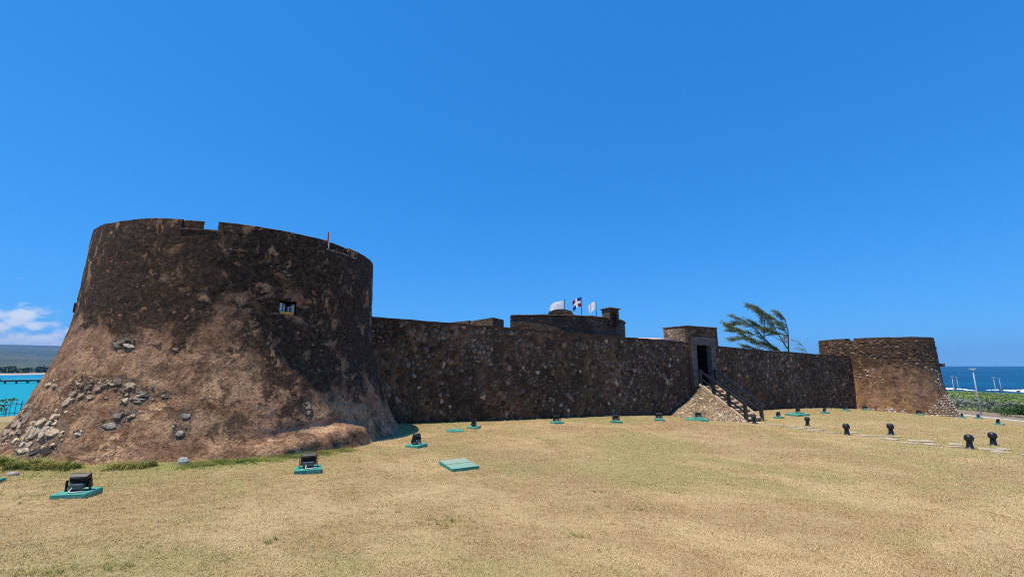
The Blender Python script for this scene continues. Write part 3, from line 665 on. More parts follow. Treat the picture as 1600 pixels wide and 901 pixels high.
# rubble facing: one field stone for every cell of an irregular plan
def cells(s0, s1, zlo, zhi, step, rnd):
    pts = []; j = 0; z = zlo-step
    while z < zhi+step:
        x = s0-step+(.5*step if j % 2 else 0)
        while x < s1+step:
            if rnd.random() > .31: pts.append((x+rnd.uniform(-.42, .42)*step, z+rnd.uniform(-.38, .38)*step*.86))
            x += step*rnd.uniform(.8, 1.25)
        z += step*.84; j += 1
    return np.array(pts)
def clip(poly, nx, nz, c):
    out = []; m = len(poly)
    for i in range(m):
        a, b = poly[i], poly[(i+1) % m]; da = a[0]*nx+a[1]*nz-c; db = b[0]*nx+b[1]*nz-c
        if da <= 0: out.append(a)
        if (da < 0 < db) or (db < 0 < da):
            t = da/(da-db); out.append((a[0]+(b[0]-a[0])*t, a[1]+(b[1]-a[1])*t))
    return out
def voronoi(pts, rad):
    res = []
    order = np.argsort(pts[:, 0]); P = pts[order]; X = P[:, 0]
    for i, (px, pz) in enumerate(P):
        lo, hi = np.searchsorted(X, px-2.2*rad), np.searchsorted(X, px+2.2*rad)
        Q = P[lo:hi]; d = (Q[:, 0]-px)**2+(Q[:, 1]-pz)**2; q = np.argsort(d)[1:14]
        poly = [(px-rad, pz-rad), (px+rad, pz-rad), (px+rad, pz+rad), (px-rad, pz+rad)]
        for k in q:
            qx, qz = Q[k]; nx, nz = qx-px, qz-pz
            poly = clip(poly, nx, nz, (qx*qx+qz*qz-px*px-pz*pz)/2)
            if len(poly) < 3: break
        if len(poly) >= 3: res.append(((px, pz), poly))
    return res
def soften(poly, gap):
    n = len(poly); cx = sum(p[0] for p in poly)/n; cz = sum(p[1] for p in poly)/n
    rad = max(.03, math.sqrt(abs(sum(poly[i][0]*poly[(i+1) % n][1]-poly[(i+1) % n][0]*poly[i][1] for i in range(n)))/2/math.pi)); k = max(.3, 1-gap/rad)
    P = [(cx+(x-cx)*k, cz+(z-cz)*k) for x, z in poly]; out = []
    for i in range(n):
        a, b = P[i], P[(i+1) % n]
        if math.hypot(a[0]-b[0], a[1]-b[1]) < .02: out.append(((a[0]+b[0])/2, (a[1]+b[1])/2)); continue
        out += [(a[0]*.76+b[0]*.24, a[1]*.76+b[1]*.24), (a[0]*.24+b[0]*.76, a[1]*.24+b[1]*.76)]
    return out, rad
def wall_tint(s, z, rnd):
    u = rnd.random(); hi = (z-wbot(s))/(wtop(s)-wbot(s))
    pt = float(fbm(np.array([[s*.35, z*.6, 2.0]]), 3, 41)[0])
    if u < .018: return (.46, .35, .23)
    if u < .05+.14*max(0, pt+hi*.15): k = rnd.uniform(.6, 1.2); return (.27*k, .205*k, .155*k)
    if u < .32+.35*hi+1.2*pt: k = rnd.uniform(.5, 1.5); return (.165*k, .118*k, .086*k)
    k = rnd.uniform(.35, 1.4); return (.108*k, .065*k, .039*k)
def facing():
    rnd = random.Random(11); WM = Matrix(((1, 0, 0, 0), (0, 0, -1, 0), (0, 1, 0, 0), (0, 0, 0, 1)))   # (x,y,out) -> (x,-out,z)
    pts = np.vstack([cells(-1.4, 21.45, -1.9, 4.0, .185, rnd), cells(21.5, 39.6, -2.6, 2.9, .20, rnd)])
    made = []
    for (px, pz), poly in voronoi(pts, .34):
        gate = GX0 < px < GX1; top = GT if gate else wtop(px)
        lim = top-.05
        poly = clip(poly, 0, 1, lim)
        if gate: poly = clip(clip(poly, 1, 0, GX1-.01), -1, 0, -(GX0+.01))
        else: poly = clip(poly, 1, 0, GX0-.01) if px < GX0 else clip(clip(poly, -1, 0, -(GX1+.01)), 1, 0, 39.58)
        if len(poly) < 3 or pz < wbot(px)-.25: continue
        xs_ = [p[0] for p in poly]; zs_ = [p[1] for p in poly]
        if gate and max(xs_) > FX0-.07 and min(xs_) < FX1+.07 and min(zs_) < FZ+.07: continue
        if max(xs_)-min(xs_) < .05 or max(zs_)-min(zs_) < .05: continue
        sp_, rad = soften(poly, rnd.uniform(.006, .028)); sp_ = [(a_+rnd.uniform(-.012, .012), b_+rnd.uniform(-.012, .012)) for a_, b_ in sp_]
        h = rnd.uniform(.012, .05) if rnd.random() > .2 else .003
        d = Matrix.Translation((0, (-.03 if gate else .035), 0))
        vf_ = xf(stone_dome(sp_, h, .03, rnd), d @ WM)
        x, y = wpt(px); made.append((math.hypot(x, y), rad, px, pz, vf_, wall_tint(px, pz, rnd)))
    left = [m for m in made if m[2] < GX0]; left.sort(key=lambda m: -m[1]/m[0])
    vis = [m for m in left if m[2] > .5 and m[3] > wbot(m[2])]; vis_id = set(id(m) for m in vis[:300])
    for m in vis[:300]: part('stone', m[4], M['stone'], WL, True, m[5])
    for W_, sel in ((WL, [m for m in left if id(m) not in vis_id]), (GH, [m for m in made if GX0 < m[2] < GX1]), (WR, [m for m in made if m[2] > GX1])):
        T = []
        for m in sel: T += [m[5]]*len(m[4][0])
        part('rubble_facing', join([m[4] for m in sel]), M['stone'], W_, True, T, kind='stuff')
facing()

# ------------------------------------------------------------------ stairs and railings
ST = root('stone_stairs', (P0[0], P0[1], 0), WA, 'tan stone steps with a rubble ramp slope leading up to the dark doorway', 'stairs')
SX0, SX1, RUN = 19.32, 20.62, 2.78
xb, yb = wpt(19.9, -RUN); ZB = gz(xb, yb); NS = 9; rise = (SILL-ZB)/NS; tread = (RUN-.32)/(NS-1)
for i in range(NS):
    z = SILL-rise*i-.004; ya = -.06 if i == 0 else -.32-(i-1)*tread-.03; yb_ = -.32-(i)*tread if i else -.32
    part('step', box(SX0, SX1, yb_-.035, ya+.0, z-.075, z, .015), M['step'], ST)
    part('riser', box(SX0+.01, SX1-.01, yb_+.012, ya-.0, ZB-.4, z-.076), M['ramp'], ST)
# stringer kerbs
for x0_, x1_ in ((SX0-.17, SX0-.006), (SX1+.006, SX1+.17)):
    V = []
    for y, z in ((-.04, SILL+.04), (-.32, SILL+.03), (-RUN-.08, ZB+.10)): V += [(x0_, y, z), (x1_, y, z), (x1_, y, ZB-.5), (x0_, y, ZB-.5)]
    F = [(0, 1, 2, 3), (11, 10, 9, 8)]
    for r_ in (0, 4): F += [(r_+k, r_+4+k, r_+4+(k+1) % 4, r_+(k+1) % 4) for k in range(4)]
    part('stringer', (V, F), M['step'], ST)
# half-cone rubble slope on the left of the steps
nu, nv = 36, 30; RX = SX0-.175; SLW = 3.0
def slope(u, v):
    q = u*math.pi/2; yr = -.06-(RUN+.0)*u; zr = SILL-.0+(ZB+.06-SILL)*u
    bx = RX-SLW*math.cos(q)*(1-.08*math.sin(2*q)); by = -.06-(RUN+.12)*math.sin(q)
    wx, wy = wpt(bx, by); zb = gz(wx, wy)-.08
    k = v; x = RX+(bx-RX)*k; y = yr+(by-yr)*k; z = zr+(zb-zr)*(k**.74)
    return x, y, z
V = []
for j in range(nu):
    for k in range(nv):
        x, y, z = slope(j/(nu-1), k/(nv-1)); f_ = float(fbm(np.array([[x*2.2, y*2.2, z*2.2]]), 4, 3)[0])*math.sin(math.pi*min(1, .1+k/(nv-1)*.85)); V.append((x-.07*f_, y-.07*f_, z+.14*f_))
part('ramp_slope', (V, [f[::-1] for f in grid_faces(nu, nv)]), M['ramp'], ST, True)
rr_ = random.Random(17); pcs, T = [], []
for i in range(150):
    u, v = rr_.random(), rr_.uniform(.06, .98); p = Vector(slope(u, v)); pu = Vector(slope(min(1, u+.02), v))-Vector(slope(max(0, u-.02), v)); pv_ = Vector(slope(u, min(1, v+.02)))-Vector(slope(u, max(0, v-.02)))
    n = pv_.cross(pu).normalized()
    if n.z < 0: n = -n
    q = n.to_track_quat('Z', 'Y').to_matrix().to_4x4(); w = rr_.uniform(.08, .26)
    vf_ = xf(stone_dome(blob(w, w*rr_.uniform(.5, .9), 7, rr_), rr_.uniform(.012, .03), .05, rr_), Matrix.Translation(p+n*.008) @ q @ Matrix.Rotation(rr_.uniform(0, 3), 4, 'Z'))
    pcs.append(vf_); T += [rr_.choice([(.50, .38, .24), (.40, .30, .19), (.60, .48, .33), (.30, .235, .17), (.42, .32, .22)])]*len(vf_[0])
part('ramp_rubble', join(pcs), M['stone'], ST, True, T, kind='stuff')
pv, pf = stone_dome(blob(.2, .18, 8, sr), .12, .05, sr); part('corner_stone', xf((pv, pf), Matrix.Translation((RX+.03, -.16, SILL+.02))), M['stone'], ST, True, (.55, .48, .38))
def railing(x, label, posts):
    rt = root('stair_railing', (*wpt(x), 0), WA, label, 'railing', 'stair railings')
    def zs(y): return SILL+(ZB-SILL)*max(0, (-y-.2))/(RUN-.2)
    for y in posts:
        z = zs(y); part('post', box(-.075, .075, y-.075, y+.075, z-.12, z+1.0 if y < -.5 else z+.95, .012), M['black_metal'], rt)
    for hgt, w in ((.93, .10), (.48, .075)):
        a, b = posts[0], posts[-1]; part('rail', bar((0, a+.03, zs(a)+hgt), (0, b-.04, zs(b)+hgt), w), M['black_metal'], rt)
    return rt
railing(SX0-.09, 'black metal stair railing on the ramp side, nearer the camera', (-.15, -.98, -1.88, -2.80))
railing(SX1+.09, 'black metal stair railing on the far side of the steps', (-.15, -1.45, -2.80))

# ------------------------------------------------------------------ the far bastion
FC = (32.3, 38.1); fz = gz(*FC)-.6
FR = root('round_bastion', (FC[0], FC[1], fz), 0, 'smaller looking far round bastion with bared white stones, right by the sea', 'bastion')
FP = [(-5, 4.95), (-3.2, 4.9), (-2.5, 4.72), (-1.6, 4.42), (-.7, 4.20), (.3, 4.06), (1.5, 4.0), (3.9, 3.93)]
FPZ = np.array([p[0] for p in FP]); FPR = np.array([p[1] for p in FP])
fpr = lambda z: prof_r(z, FPZ, FPR)
FZS, FZT = 3.66, 3.86
ff = lambda a, z: tower_r(np.array([a]), np.array([z]), .8, 5, False, fpr)[0]
th = np.linspace(-math.pi, math.pi, 201); zz2 = np.linspace(-4.5, FZS, 70); TH, Z2 = np.meshgrid(th, zz2); RR = tower_r(TH, Z2, .8, 5, False, fpr); RR[:, -1] = RR[:, 0]
part('wall', (np.stack([RR*np.cos(TH), RR*np.sin(TH), Z2-fz], -1).reshape(-1, 3), grid_faces(70, 201)), M['plaster_far'], FR, True, np.zeros((70*201, 3)))
n = 48; V = [(0, 0, FZS-.6-fz)]+[(3.3*math.cos(2*math.pi*k/n), 3.3*math.sin(2*math.pi*k/n), FZS-.6-fz) for k in range(n)]
part('gun_platform', (V, [(0, 1+k, 1+(k+1) % n) for k in range(n)]), M['pale_masonry'], FR)
merlon('merlon', -148, 40, -148, 40, FR, FZS, FZT, ff, .7, M['crust'], -fz)
merlon('merlon', 46, 203.0, 46, 203.0, FR, FZS, FZT, ff, .7, M['crust'], -fz)
sm = Matrix.Translation(Vector((4.2*math.cos(R(-45)), 4.2*math.sin(R(-45)), 1.62-fz)))
part('water_spout', xf(box(-.4, .12, -.11, .11, -.12, .12, .02), sm @ Matrix.Rotation(R(-45), 4, 'Z')), M['crust'], FR)
fr2 = random.Random(23); pcs, T = [], []
def far_stone(d, z, w, h, tint, out=.03):
    m_ = on_surface(R(d), z, ff, -fz) @ Matrix.Rotation(fr2.uniform(-.15, .15), 4, 'Z'); vf_ = xf(stone_dome(blob(w, h, 7, fr2), out, .05, fr2), m_); pcs.append(vf_); T.extend([tint]*len(vf_[0]))
for row in np.arange(1.25, 3.6, .15):
    d = -215.0+fr2.uniform(0, 3)
    while d < -40:
        lowlim = 2.4-1.0*max(0, (d+170)/90)+fr2.uniform(-.5, .5)
        if row > lowlim and fr2.random() < .7:
            k = fr2.uniform(.5, 1.3); far_stone(d, row+fr2.uniform(-.03, .03), fr2.uniform(.22, .42), fr2.uniform(.09, .16), fr2.choice([(.14*k, .092*k, .06*k), (.20*k, .135*k, .085*k), (.30*k, .21*k, .135*k), (.10*k, .07*k, .05*k)]), fr2.uniform(.012, .05))
        d += fr2.uniform(4.5, 7.5)
for row in np.arange(-3.4, -.7, .175):                    # bared white stones low on the seaward foot
    d = -100+fr2.uniform(0, 3)+max(0, (row+2.1))*22
    while d < -35:
        if fr2.random() < .92: far_stone(d, row+fr2.uniform(-.03, .03), fr2.uniform(.16, .3), fr2.uniform(.10, .15), fr2.choice([(.62, .55, .48), (.5, .42, .36), (.70, .64, .58), (.36, .3, .26)]), fr2.uniform(.03, .06))
        d += fr2.uniform(3.6, 5.2)
for i in range(70):
    far_stone(fr2.uniform(-150, -112), fr2.uniform(-2.4, -1.75)+0, fr2.uniform(.14, .28), fr2.uniform(.08, .14), fr2.choice([(.55, .48, .4), (.62, .56, .5), (.4, .33, .27)]))
for i in range(26): far_stone(fr2.gauss(-66, 4), fr2.uniform(-.1, 1.3), fr2.uniform(.14, .26), fr2.uniform(.1, .16), (.62, .56, .5))
for i in range(22): far_stone(fr2.gauss(-138, 5), fr2.gauss(1.0, .22), fr2.uniform(.12, .2), fr2.uniform(.08, .12), (.52, .42, .32))
part('rubble_facing', join(pcs), M['stone'], FR, False, T, kind='stuff')

# ------------------------------------------------------------------ keep inside the walls
KC = (2.14, 34.9); KT = 4.84
K = root('round_keep', (KC[0], KC[1], -1.4), 0, 'dark round keep with a notched parapet rising behind the long wall', 'keep')
def ringseg(a0, a1, r0, r1, z0, z1, n=60):
    V = []
    for i in range(n+1):
        a = R(a0+(a1-a0)*i/n); c, s = math.cos(a), math.sin(a); q = .02*math.sin(i*1.7)
        V += [(r1*c, r1*s, z0), ((r1-.05)*c, (r1-.05)*s, z1+q), (r0*c, r0*s, z1+q), (r0*c, r0*s, z0)]
    F = [(i*4+k, (i+1)*4+k, (i+1)*4+(k+1) % 4, i*4+(k+1) % 4) for i in range(n) for k in range(4)]+[(0, 1, 2, 3), tuple(n*4+k for k in (3, 2, 1, 0))]
    return V, F
part('parapet', ringseg(-109, 130, 6.0, 7.0, 0, KT+1.4), M['keep'], K)
part('parapet_lip', ringseg(-109, 130, 5.95, 7.035, KT+1.43, KT+1.49), M['crust'], K)
part('battlement', prism([(-2.85-KC[0], 28.86-KC[1]), (-1.21-KC[0], 26.5-KC[1]), (-.55-KC[0], 28.0-KC[1]), (-1.6-KC[0], 29.6-KC[1])], 0, 4.57+1.4), M['keep'], K)
part('battlement', prism([(-4.6-KC[0], 30.4-KC[1]), (-2.95-KC[0], 28.9-KC[1]), (-2.4-KC[0], 29.6-KC[1]), (-4.2-KC[0], 31.2-KC[1])], 0, 4.62+1.4), M['keep'], K)
# low vaulted roof
V = []; w = .82; arc = [(-w-.1, 4.98), (-w-.1, 5.05)]+[(w*math.cos(q)*1.08, 5.02+.40*math.sin(q)) for q in np.linspace(math.pi, 0, 15)]+[(w+.1, 5.05), (w+.1, 4.98)]
pr_ = [(x, z) for x, z in arc]; n = len(pr_)
V = [(x, -1, z+1.4) for x, z in pr_]+[(x, 1.2, z+1.4) for x, z in pr_]; F = [tuple(range(n)), tuple(range(n, 2*n))[::-1]]+[(k, n+k, n+(k+1) % n, (k+1) % n) for k in range(n)]
Mv = Matrix.Translation((3.45-KC[0], 29.9-KC[1], 0)) @ Matrix.Rotation(R(-6.5), 4, 'Z')
vr = part('vault_roof', xf((V, F), Mv), M['keep'], K)
part('vault_wall', xf(box(-w+.05, w-.05, -.93, 1.15, 4.5+1.4, 5.30+1.4), Mv), M['crust'], vr)
# small belfry turret with an arched opening
Mb = Matrix.Translation((7.05-KC[0], 30.15-KC[1], 0)) @ Matrix.Rotation(R(28), 4, 'Z')
bt = part('belfry', xf(join([box(-.42, .42, -.10, .42, 4.3+1.4, 5.52+1.4), box(-.42, -.2, -.42, -.10, 4.3+1.4, 5.52+1.4), box(.2, .42, -.42, -.10, 4.3+1.4, 5.52+1.4), box(-.2, .2, -.42, -.10, 5.36+1.4, 5.52+1.4)]), Mb), M['keep'], K)
arch = [(-.2, 0), (.2, 0)]; av = []
for i in range(7):
    q0 = math.pi*i/6
    av.append((.2*math.cos(q0), 5.16+.2*math.sin(q0)))
for sgn in (-1, 1):
    pts = [p for p in av if p[0]*sgn >= -1e-6]; pts.sort(key=lambda p: p[1]); poly = pts+[(sgn*.2, 5.359)]
    n = len(poly); V = [(x, -.40, z+1.4) for x, z in poly]+[(x, -.12, z+1.4) for x, z in poly]
    part('arch_spandrel', xf((V, [tuple(range(n)), tuple(range(n, 2*n))[::-1]]+[(k, n+k, n+(k+1) % n, (k+1) % n) for k in range(n)]), Mb), M['keep'], bt)
part('belfry_cap', xf(([(-.52, -.52, 5.52+1.403), (.52, -.52, 5.52+1.403), (.52, .52, 5.52+1.403), (-.52, .52, 5.52+1.403), (-.52, -.52, 5.58+1.4), (.52, -.52, 5.58+1.4), (.52, .52, 5.58+1.4), (-.52, .52, 5.58+1.4), (-.08, -.08, 5.72+1.4), (.08, -.08, 5.72+1.4), (.08, .08, 5.72+1.4), (-.08, .08, 5.72+1.4)],
     [(3, 2, 1, 0), (8, 9, 10, 11)]+[(r_+k, r_+(k+1) % 4, r_+4+(k+1) % 4, r_+4+k) for r_ in (0, 4) for k in range(4)]), Mb), M['crust'], bt)
part('belfry_lit_face', xf(box(-.435, -.4225, -.41, .41, 4.7+1.4, 5.5+1.4), Mb), M['pale_masonry'], bt)  # paler plate on the sun side, the light on this face put into colour
part('roof_deck', prism([(6.2*math.cos(2*math.pi*k/40), 6.2*math.sin(2*math.pi*k/40)) for k in range(40)], 3.6+1.4, 3.7+1.4), M['crust'], K)

# flags on the keep roof
def flag(x, y, ztop, w, h, mat, label, seed, droop):
    r_ = root('flag', (x, y, 3.7), 0, label, 'flag', 'flags on the keep'); L = ztop-3.7
    part('flag_pole', tube([(0, 0, 0), (0, 0, L)], .028, 6), M['black_metal'], r_)
    nx, ny = 22, 10; V, UV = [], []
    for i in range(nx+1):
        for j in range(ny+1):
            u, v = i/nx, j/ny
            wv = .05*math.sin(u*7+v*2.2+seed)*u+.02*math.sin(u*13+seed*2)*u
            V.append((-.03-u*w*(.86+.06*math.sin(v*3)), wv*1.6-.25*u+.42*v*min(1, u*3), L-.08-h*(1-v)-droop*u*u*(1.15-.3*v)-.05*math.sin(u*7+seed)*u)); UV.append((u, v))
    F = [(i*(ny+1)+j, i*(ny+1)+j+1, (i+1)*(ny+1)+j+1, (i+1)*(ny+1)+j) for i in range(nx) for j in range(ny)]
    o = part('cloth', (V, F), mat, r_, True); uvl = o.data.uv_layers.new(name='UVMap')
    for lp in o.data.loops: uvl.data[lp.index].uv = UV[lp.vertex_index]
def az(a, r): return r*math.sin(R(a)), r*math.cos(R(a))
zf = lambda el, r: 1.6+r*math.tan(R(el))
flag(*az(7.16, 36), zf(8.75, 36), 1.38, .86, M['wflag'], 'large white flag with purplish print flying above the vaulted roof', 0.5, .42)
flag(*az(9.41, 36), zf(9.12, 36), .80, .80, M['tri'], 'blue, white and red flag on the middle pole', 2.1, .38)
flag(*az(11.35, 36), zf(8.5, 36), .66, .66, M['wflag'], 'small white flag beside the belfry turret', 3.3, .42)

# ------------------------------------------------------------------ flood lamps, covers, bollards, path
def make_lamp():
    r_ = link('flood_lamp', None)
    part('plinth', box(-.31, .31, -.26, .26, -.04, .085, .012), M['teal'], r_)
    Mt = Matrix.Translation((0, .02, .27)) @ Matrix.Rotation(R(17), 4, 'X')        # glass faces +y and up
    w, h = .19, .155
    V = [(-w, .06, -h), (w, .06, -h), (w, .06, h), (-w, .06, h), (-w*1.02, .03, -h*1.02), (w*1.02, .03, -h*1.02), (w*1.02, .03, h*1.02), (-w*1.02, .03, h*1.02), (-w*.8, -.045, -h*.75), (w*.8, -.045, -h*.75), (w*.8, -.045, h*.8), (-w*.8, -.045, h*.8)]
    F = [(0, 3, 2, 1), (8, 9, 10, 11)]+[(k, (k+1) % 4, 4+(k+1) % 4, 4+k) for k in range(4)]+[(4+k, 4+(k+1) % 4, 8+(k+1) % 4, 8+k) for k in range(4)]
    hs = part('housing', xf((V, F), Mt), M['black'], r_)
    part('glass', xf(box(-.165, .165, .0605, .066, -.13, .13), Mt), M['glass'], hs)
    part('gear_box', xf(box(-.13, .13, -.13, -.046, -.115, .0, .015), Mt), M['gear'], hs)
    for k in range(4): part('fin', xf(box(-.14, .14, -.075, -.046, .025+k*.026, .033+k*.026), Mt), M['black'], hs)
    for s_ in (-1, 1): part('bracket', join([box(s_*.215-.008, s_*.215+.008, -.03, .03, .086, .30)]), M['black'], r_)
    part('bracket_foot', box(-.206, .206, -.035, .035, .086, .098), M['black'], r_)
    part('cable', tube([(-.05, -.1, .16), (-.06, -.17, .105), (.02, -.21, .10), (.12, -.19, .10), (.2, -.14, .1)], .014, 6), M['cable'], r_, True)
    return r_
LAMPS = [(-6.49, 6.75, 'teal plinth flood lamp, the largest and nearest, in front of the big bastion', 12),
 (-3.97, 8.72, 'flood lamp on teal plinth by the green strip at the big bastion\'s foot', 24),
 (-2.61, 12.13, 'flood lamp on teal plinth seen side-on near the big bastion\'s shaded corner', 66),
 (-1.42, 16.53, 'flood lamp beside a flat pale cover close to the left part of the wall', 78),
 (1.93, 18.92, 'flood lamp on teal plinth with loose cable, first left of the wall\'s middle', 20),
 (4.69, 19.76, 'flood lamp on teal plinth, second to the left of the stairs slope\'s lamp pair', 5),
 (7.15, 21.32, 'flood lamp just left of the rubble ramp slope', -10),
 (9.75, 22.9, 'flood lamp on double teal plinth in front of the rubble ramp slope', -14),
 (15.50, 25.48, 'flood lamp nearest to the right of the stair foot', 30),
 (17.33, 26.49, 'flood lamp on a wide double teal base right of the stairs', 25),
 (20.29, 28.38, 'flood lamp before the right wall, third to the right of the stairs', 40),
 (23.73, 31.08, 'flood lamp near the right end of the far wall', 20),
 (27.4, 33.9, 'flood lamp at the corner where the wall meets the far bastion', -30),
 (30.3, 32.6, 'flood lamp tucked against the foot of the far bastion', -15),
 (34.2, 33.3, 'flood lamp at the seaward corner of the far bastion', 40),
 (36.8, 34.6, 'pale flood lamp at the foot of the nearest street lamp', 60),
 (28.87, 26.08, 'flood lamp on the lawn alone, farthest right, near the kerb', 30)]
L0 = make_lamp()
for i, (x, y, lab, yaw) in enumerate(LAMPS):
    o = L0 if i == 0 else copy_tree(L0)
    o.location = (x, y, gs(x, y)+.02+(.085 if i in (7, 9) else 0)); o.rotation_euler = (0, 0, R(yaw)); o.scale = (.70,)*3 if i == 0 else (.76,)*3; tag(o, lab, 'flood lamp', 'teal flood lamps round the fort')
def cover(x, y, yaw, w, d, h, label, mat, seam=True):
    r_ = root('cover_slab', (x, y, gs(x, y)+.015), R(yaw), label, 'cover', 'painted slab covers')
    if seam:
        part('lid', box(-w/2, -.008, -d/2, d/2, -.05, h, .008), mat, r_); part('lid', box(.008, w/2, -d/2, d/2, -.05, h-.006, .008), mat, r_)
    else: part('lid', box(-w/2, w/2, -d/2, d/2, -.05, h, .008), mat, r_)
cover(-1.14, 9.58, -62, .82, .60, .075, 'faded teal two-board cover lying alone on the open lawn', M['teal_pale'])
cover(-2.03, 15.69, 10, .62, .55, .03, 'pale flat cover beside the lamp at the left part of the wall', M['teal_pale'], False)
cover(9.6, 22.85, -14, 1.05, .75, .085, 'low teal slab under the lamp before the rubble ramp', M['teal'], False)
cover(17.2, 26.4, 25, 1.15, .8, .085, 'wide teal slab under the lamp right of the stairs', M['teal'], False)
cover(-8.72, 7.42, 20, .42, .26, .035, 'pale weathered slab at the left edge of the lawn', M['teal_pale'], False)
def make_bollard():
    r_ = link('bollard', None)
    part('stem', lathe([(.135, -.05), (.13, .01), (.098, .03), (.088, .09), (.075, .18), (.068, .245)], 18), M['black'], r_, True)
    part('ball_head', lathe([(.064, .222), (.092, .242), (.115, .275), (.124, .318), (.122, .36), (.106, .405), (.075, .438), (.03, .455)], 20), M['black'], r_, True)
    return r_
B0 = make_bollard()
for i, (x, y, lab) in enumerate([(12.85, 23.3, 'small black ball-topped bollard at the foot of the stairs'), (14.92, 22.21, 'black ball-topped bollard right of the stair foot, first on the lawn'),
        (13.49, 17.77, 'black ball-topped bollard in the middle of the path, left of the pair side by side'), (15.55, 18.10, 'black ball-topped bollard below the far bastion\'s left end'),
        (15.09, 14.63, 'black ball-topped bollard, largest and nearest, lower right'), (16.92, 15.58, 'black ball-topped bollard farthest right in the picture')]):
    o = B0 if i == 0 else copy_tree(B0); o.location = (x, y, gs(x, y)); o.rotation_euler = (R(random.uniform(-3, 3)), R(random.uniform(-3, 3)), i); tag(o, lab, 'bollard', 'black bollards along the path')
pth = link('stone_path', None, None, (14, 18, 0)); pth['kind'] = 'structure'
pr2 = random.Random(8)
for (x, y, w, d) in [(13.15, 23.6, .9, .7), (13.54, 22.59, .95, .6), (13.9, 22.0, .7, .5), (13.33, 20.72, .9, .55), (14.1, 21.2, .8, .5), (13.21, 19.28, .85, .6), (13.9, 20.1, .7, .5), (13.48, 18.6, .8, .5), (14.5, 18.9, .7, .5), (13.93, 17.43, .8, .6), (14.10, 16.53, .75, .55), (14.79, 17.4, 1.0, .5), (14.95, 16.17, 1.15, .6), (14.50, 15.34, .6, .45), (13.91, 15.54, .6, .4), (15.5, 15.5, .7, .35), (15.52, 14.4, .75, .45), (16.1, 14.55, .6, .4), (15.26, 13.95, .6, .35), (16.4, 14.0, .65, .4), (15.7, 13.45, .6, .35), (16.5, 13.3, .6, .4), (14.9, 14.9, .5, .3), (16.3, 12.7, .7, .4), (15.4, 12.8, .6, .4)]:
    poly = [(px*1.0, py) for px, py in blob(w, d, 9, pr2)]; a = pr2.uniform(-.3, .5)
    poly = [(px*math.cos(a)-py*math.sin(a), px*math.sin(a)+py*math.cos(a)) for px, py in poly]
    V, F = prism(poly, -.08, .0); z0_ = max(gs(x+px, y+py) for px, py in poly[::3])
    V = [(vx+x-14, vy+y-18, (gs(vx+x, vy+y)+.035 if vz == 0 else gs(x, y)-.15)) for vx, vy, vz in V]
    part('flagstone', (V, F), M['flag'], pth)
# loose stones
for nm, x, y, w, h, c, lab in [('rock', -6.80, 9.22, .27, .13, (.42, .40, .38), 'grey rock lying at the front foot of the big bastion'), ('rock', -10.6, 9.62, .15, .11, (.68, .64, .58), 'small white rock in the grass left of the nearest lamp'), ('rock', -8.95, 8.05, .2, .06, (.52, .46, .40), 'flat pale stone on the lawn at far left')]:
    o = part(nm, stone_dome(blob(w, w*.7, 9, sr), h, .06, sr), M['stone'], None, False, c); o.location = (x, y, gs(x, y)+.01); tag(o, lab, 'rock', 'loose rocks')
# worn masonry stub where bastion and wall meet
V, F = prism([(0, 0), (.75, -.25), (.95, .35), (.5, 1.2), (-.2, 1.2)], -.3, .0)
V = [(x, y, z if z < 0 else .58-.62*max(0, x)) for x, y, z in V]
o = part('masonry_stub', (V, F), M['stone'], None, False, (.26, .24, .23)); o.location = (-4.75, 14.55, gz(-4.3, 14.8)); tag(o, 'low grey sloping masonry stub between the big bastion and the wall', 'masonry')

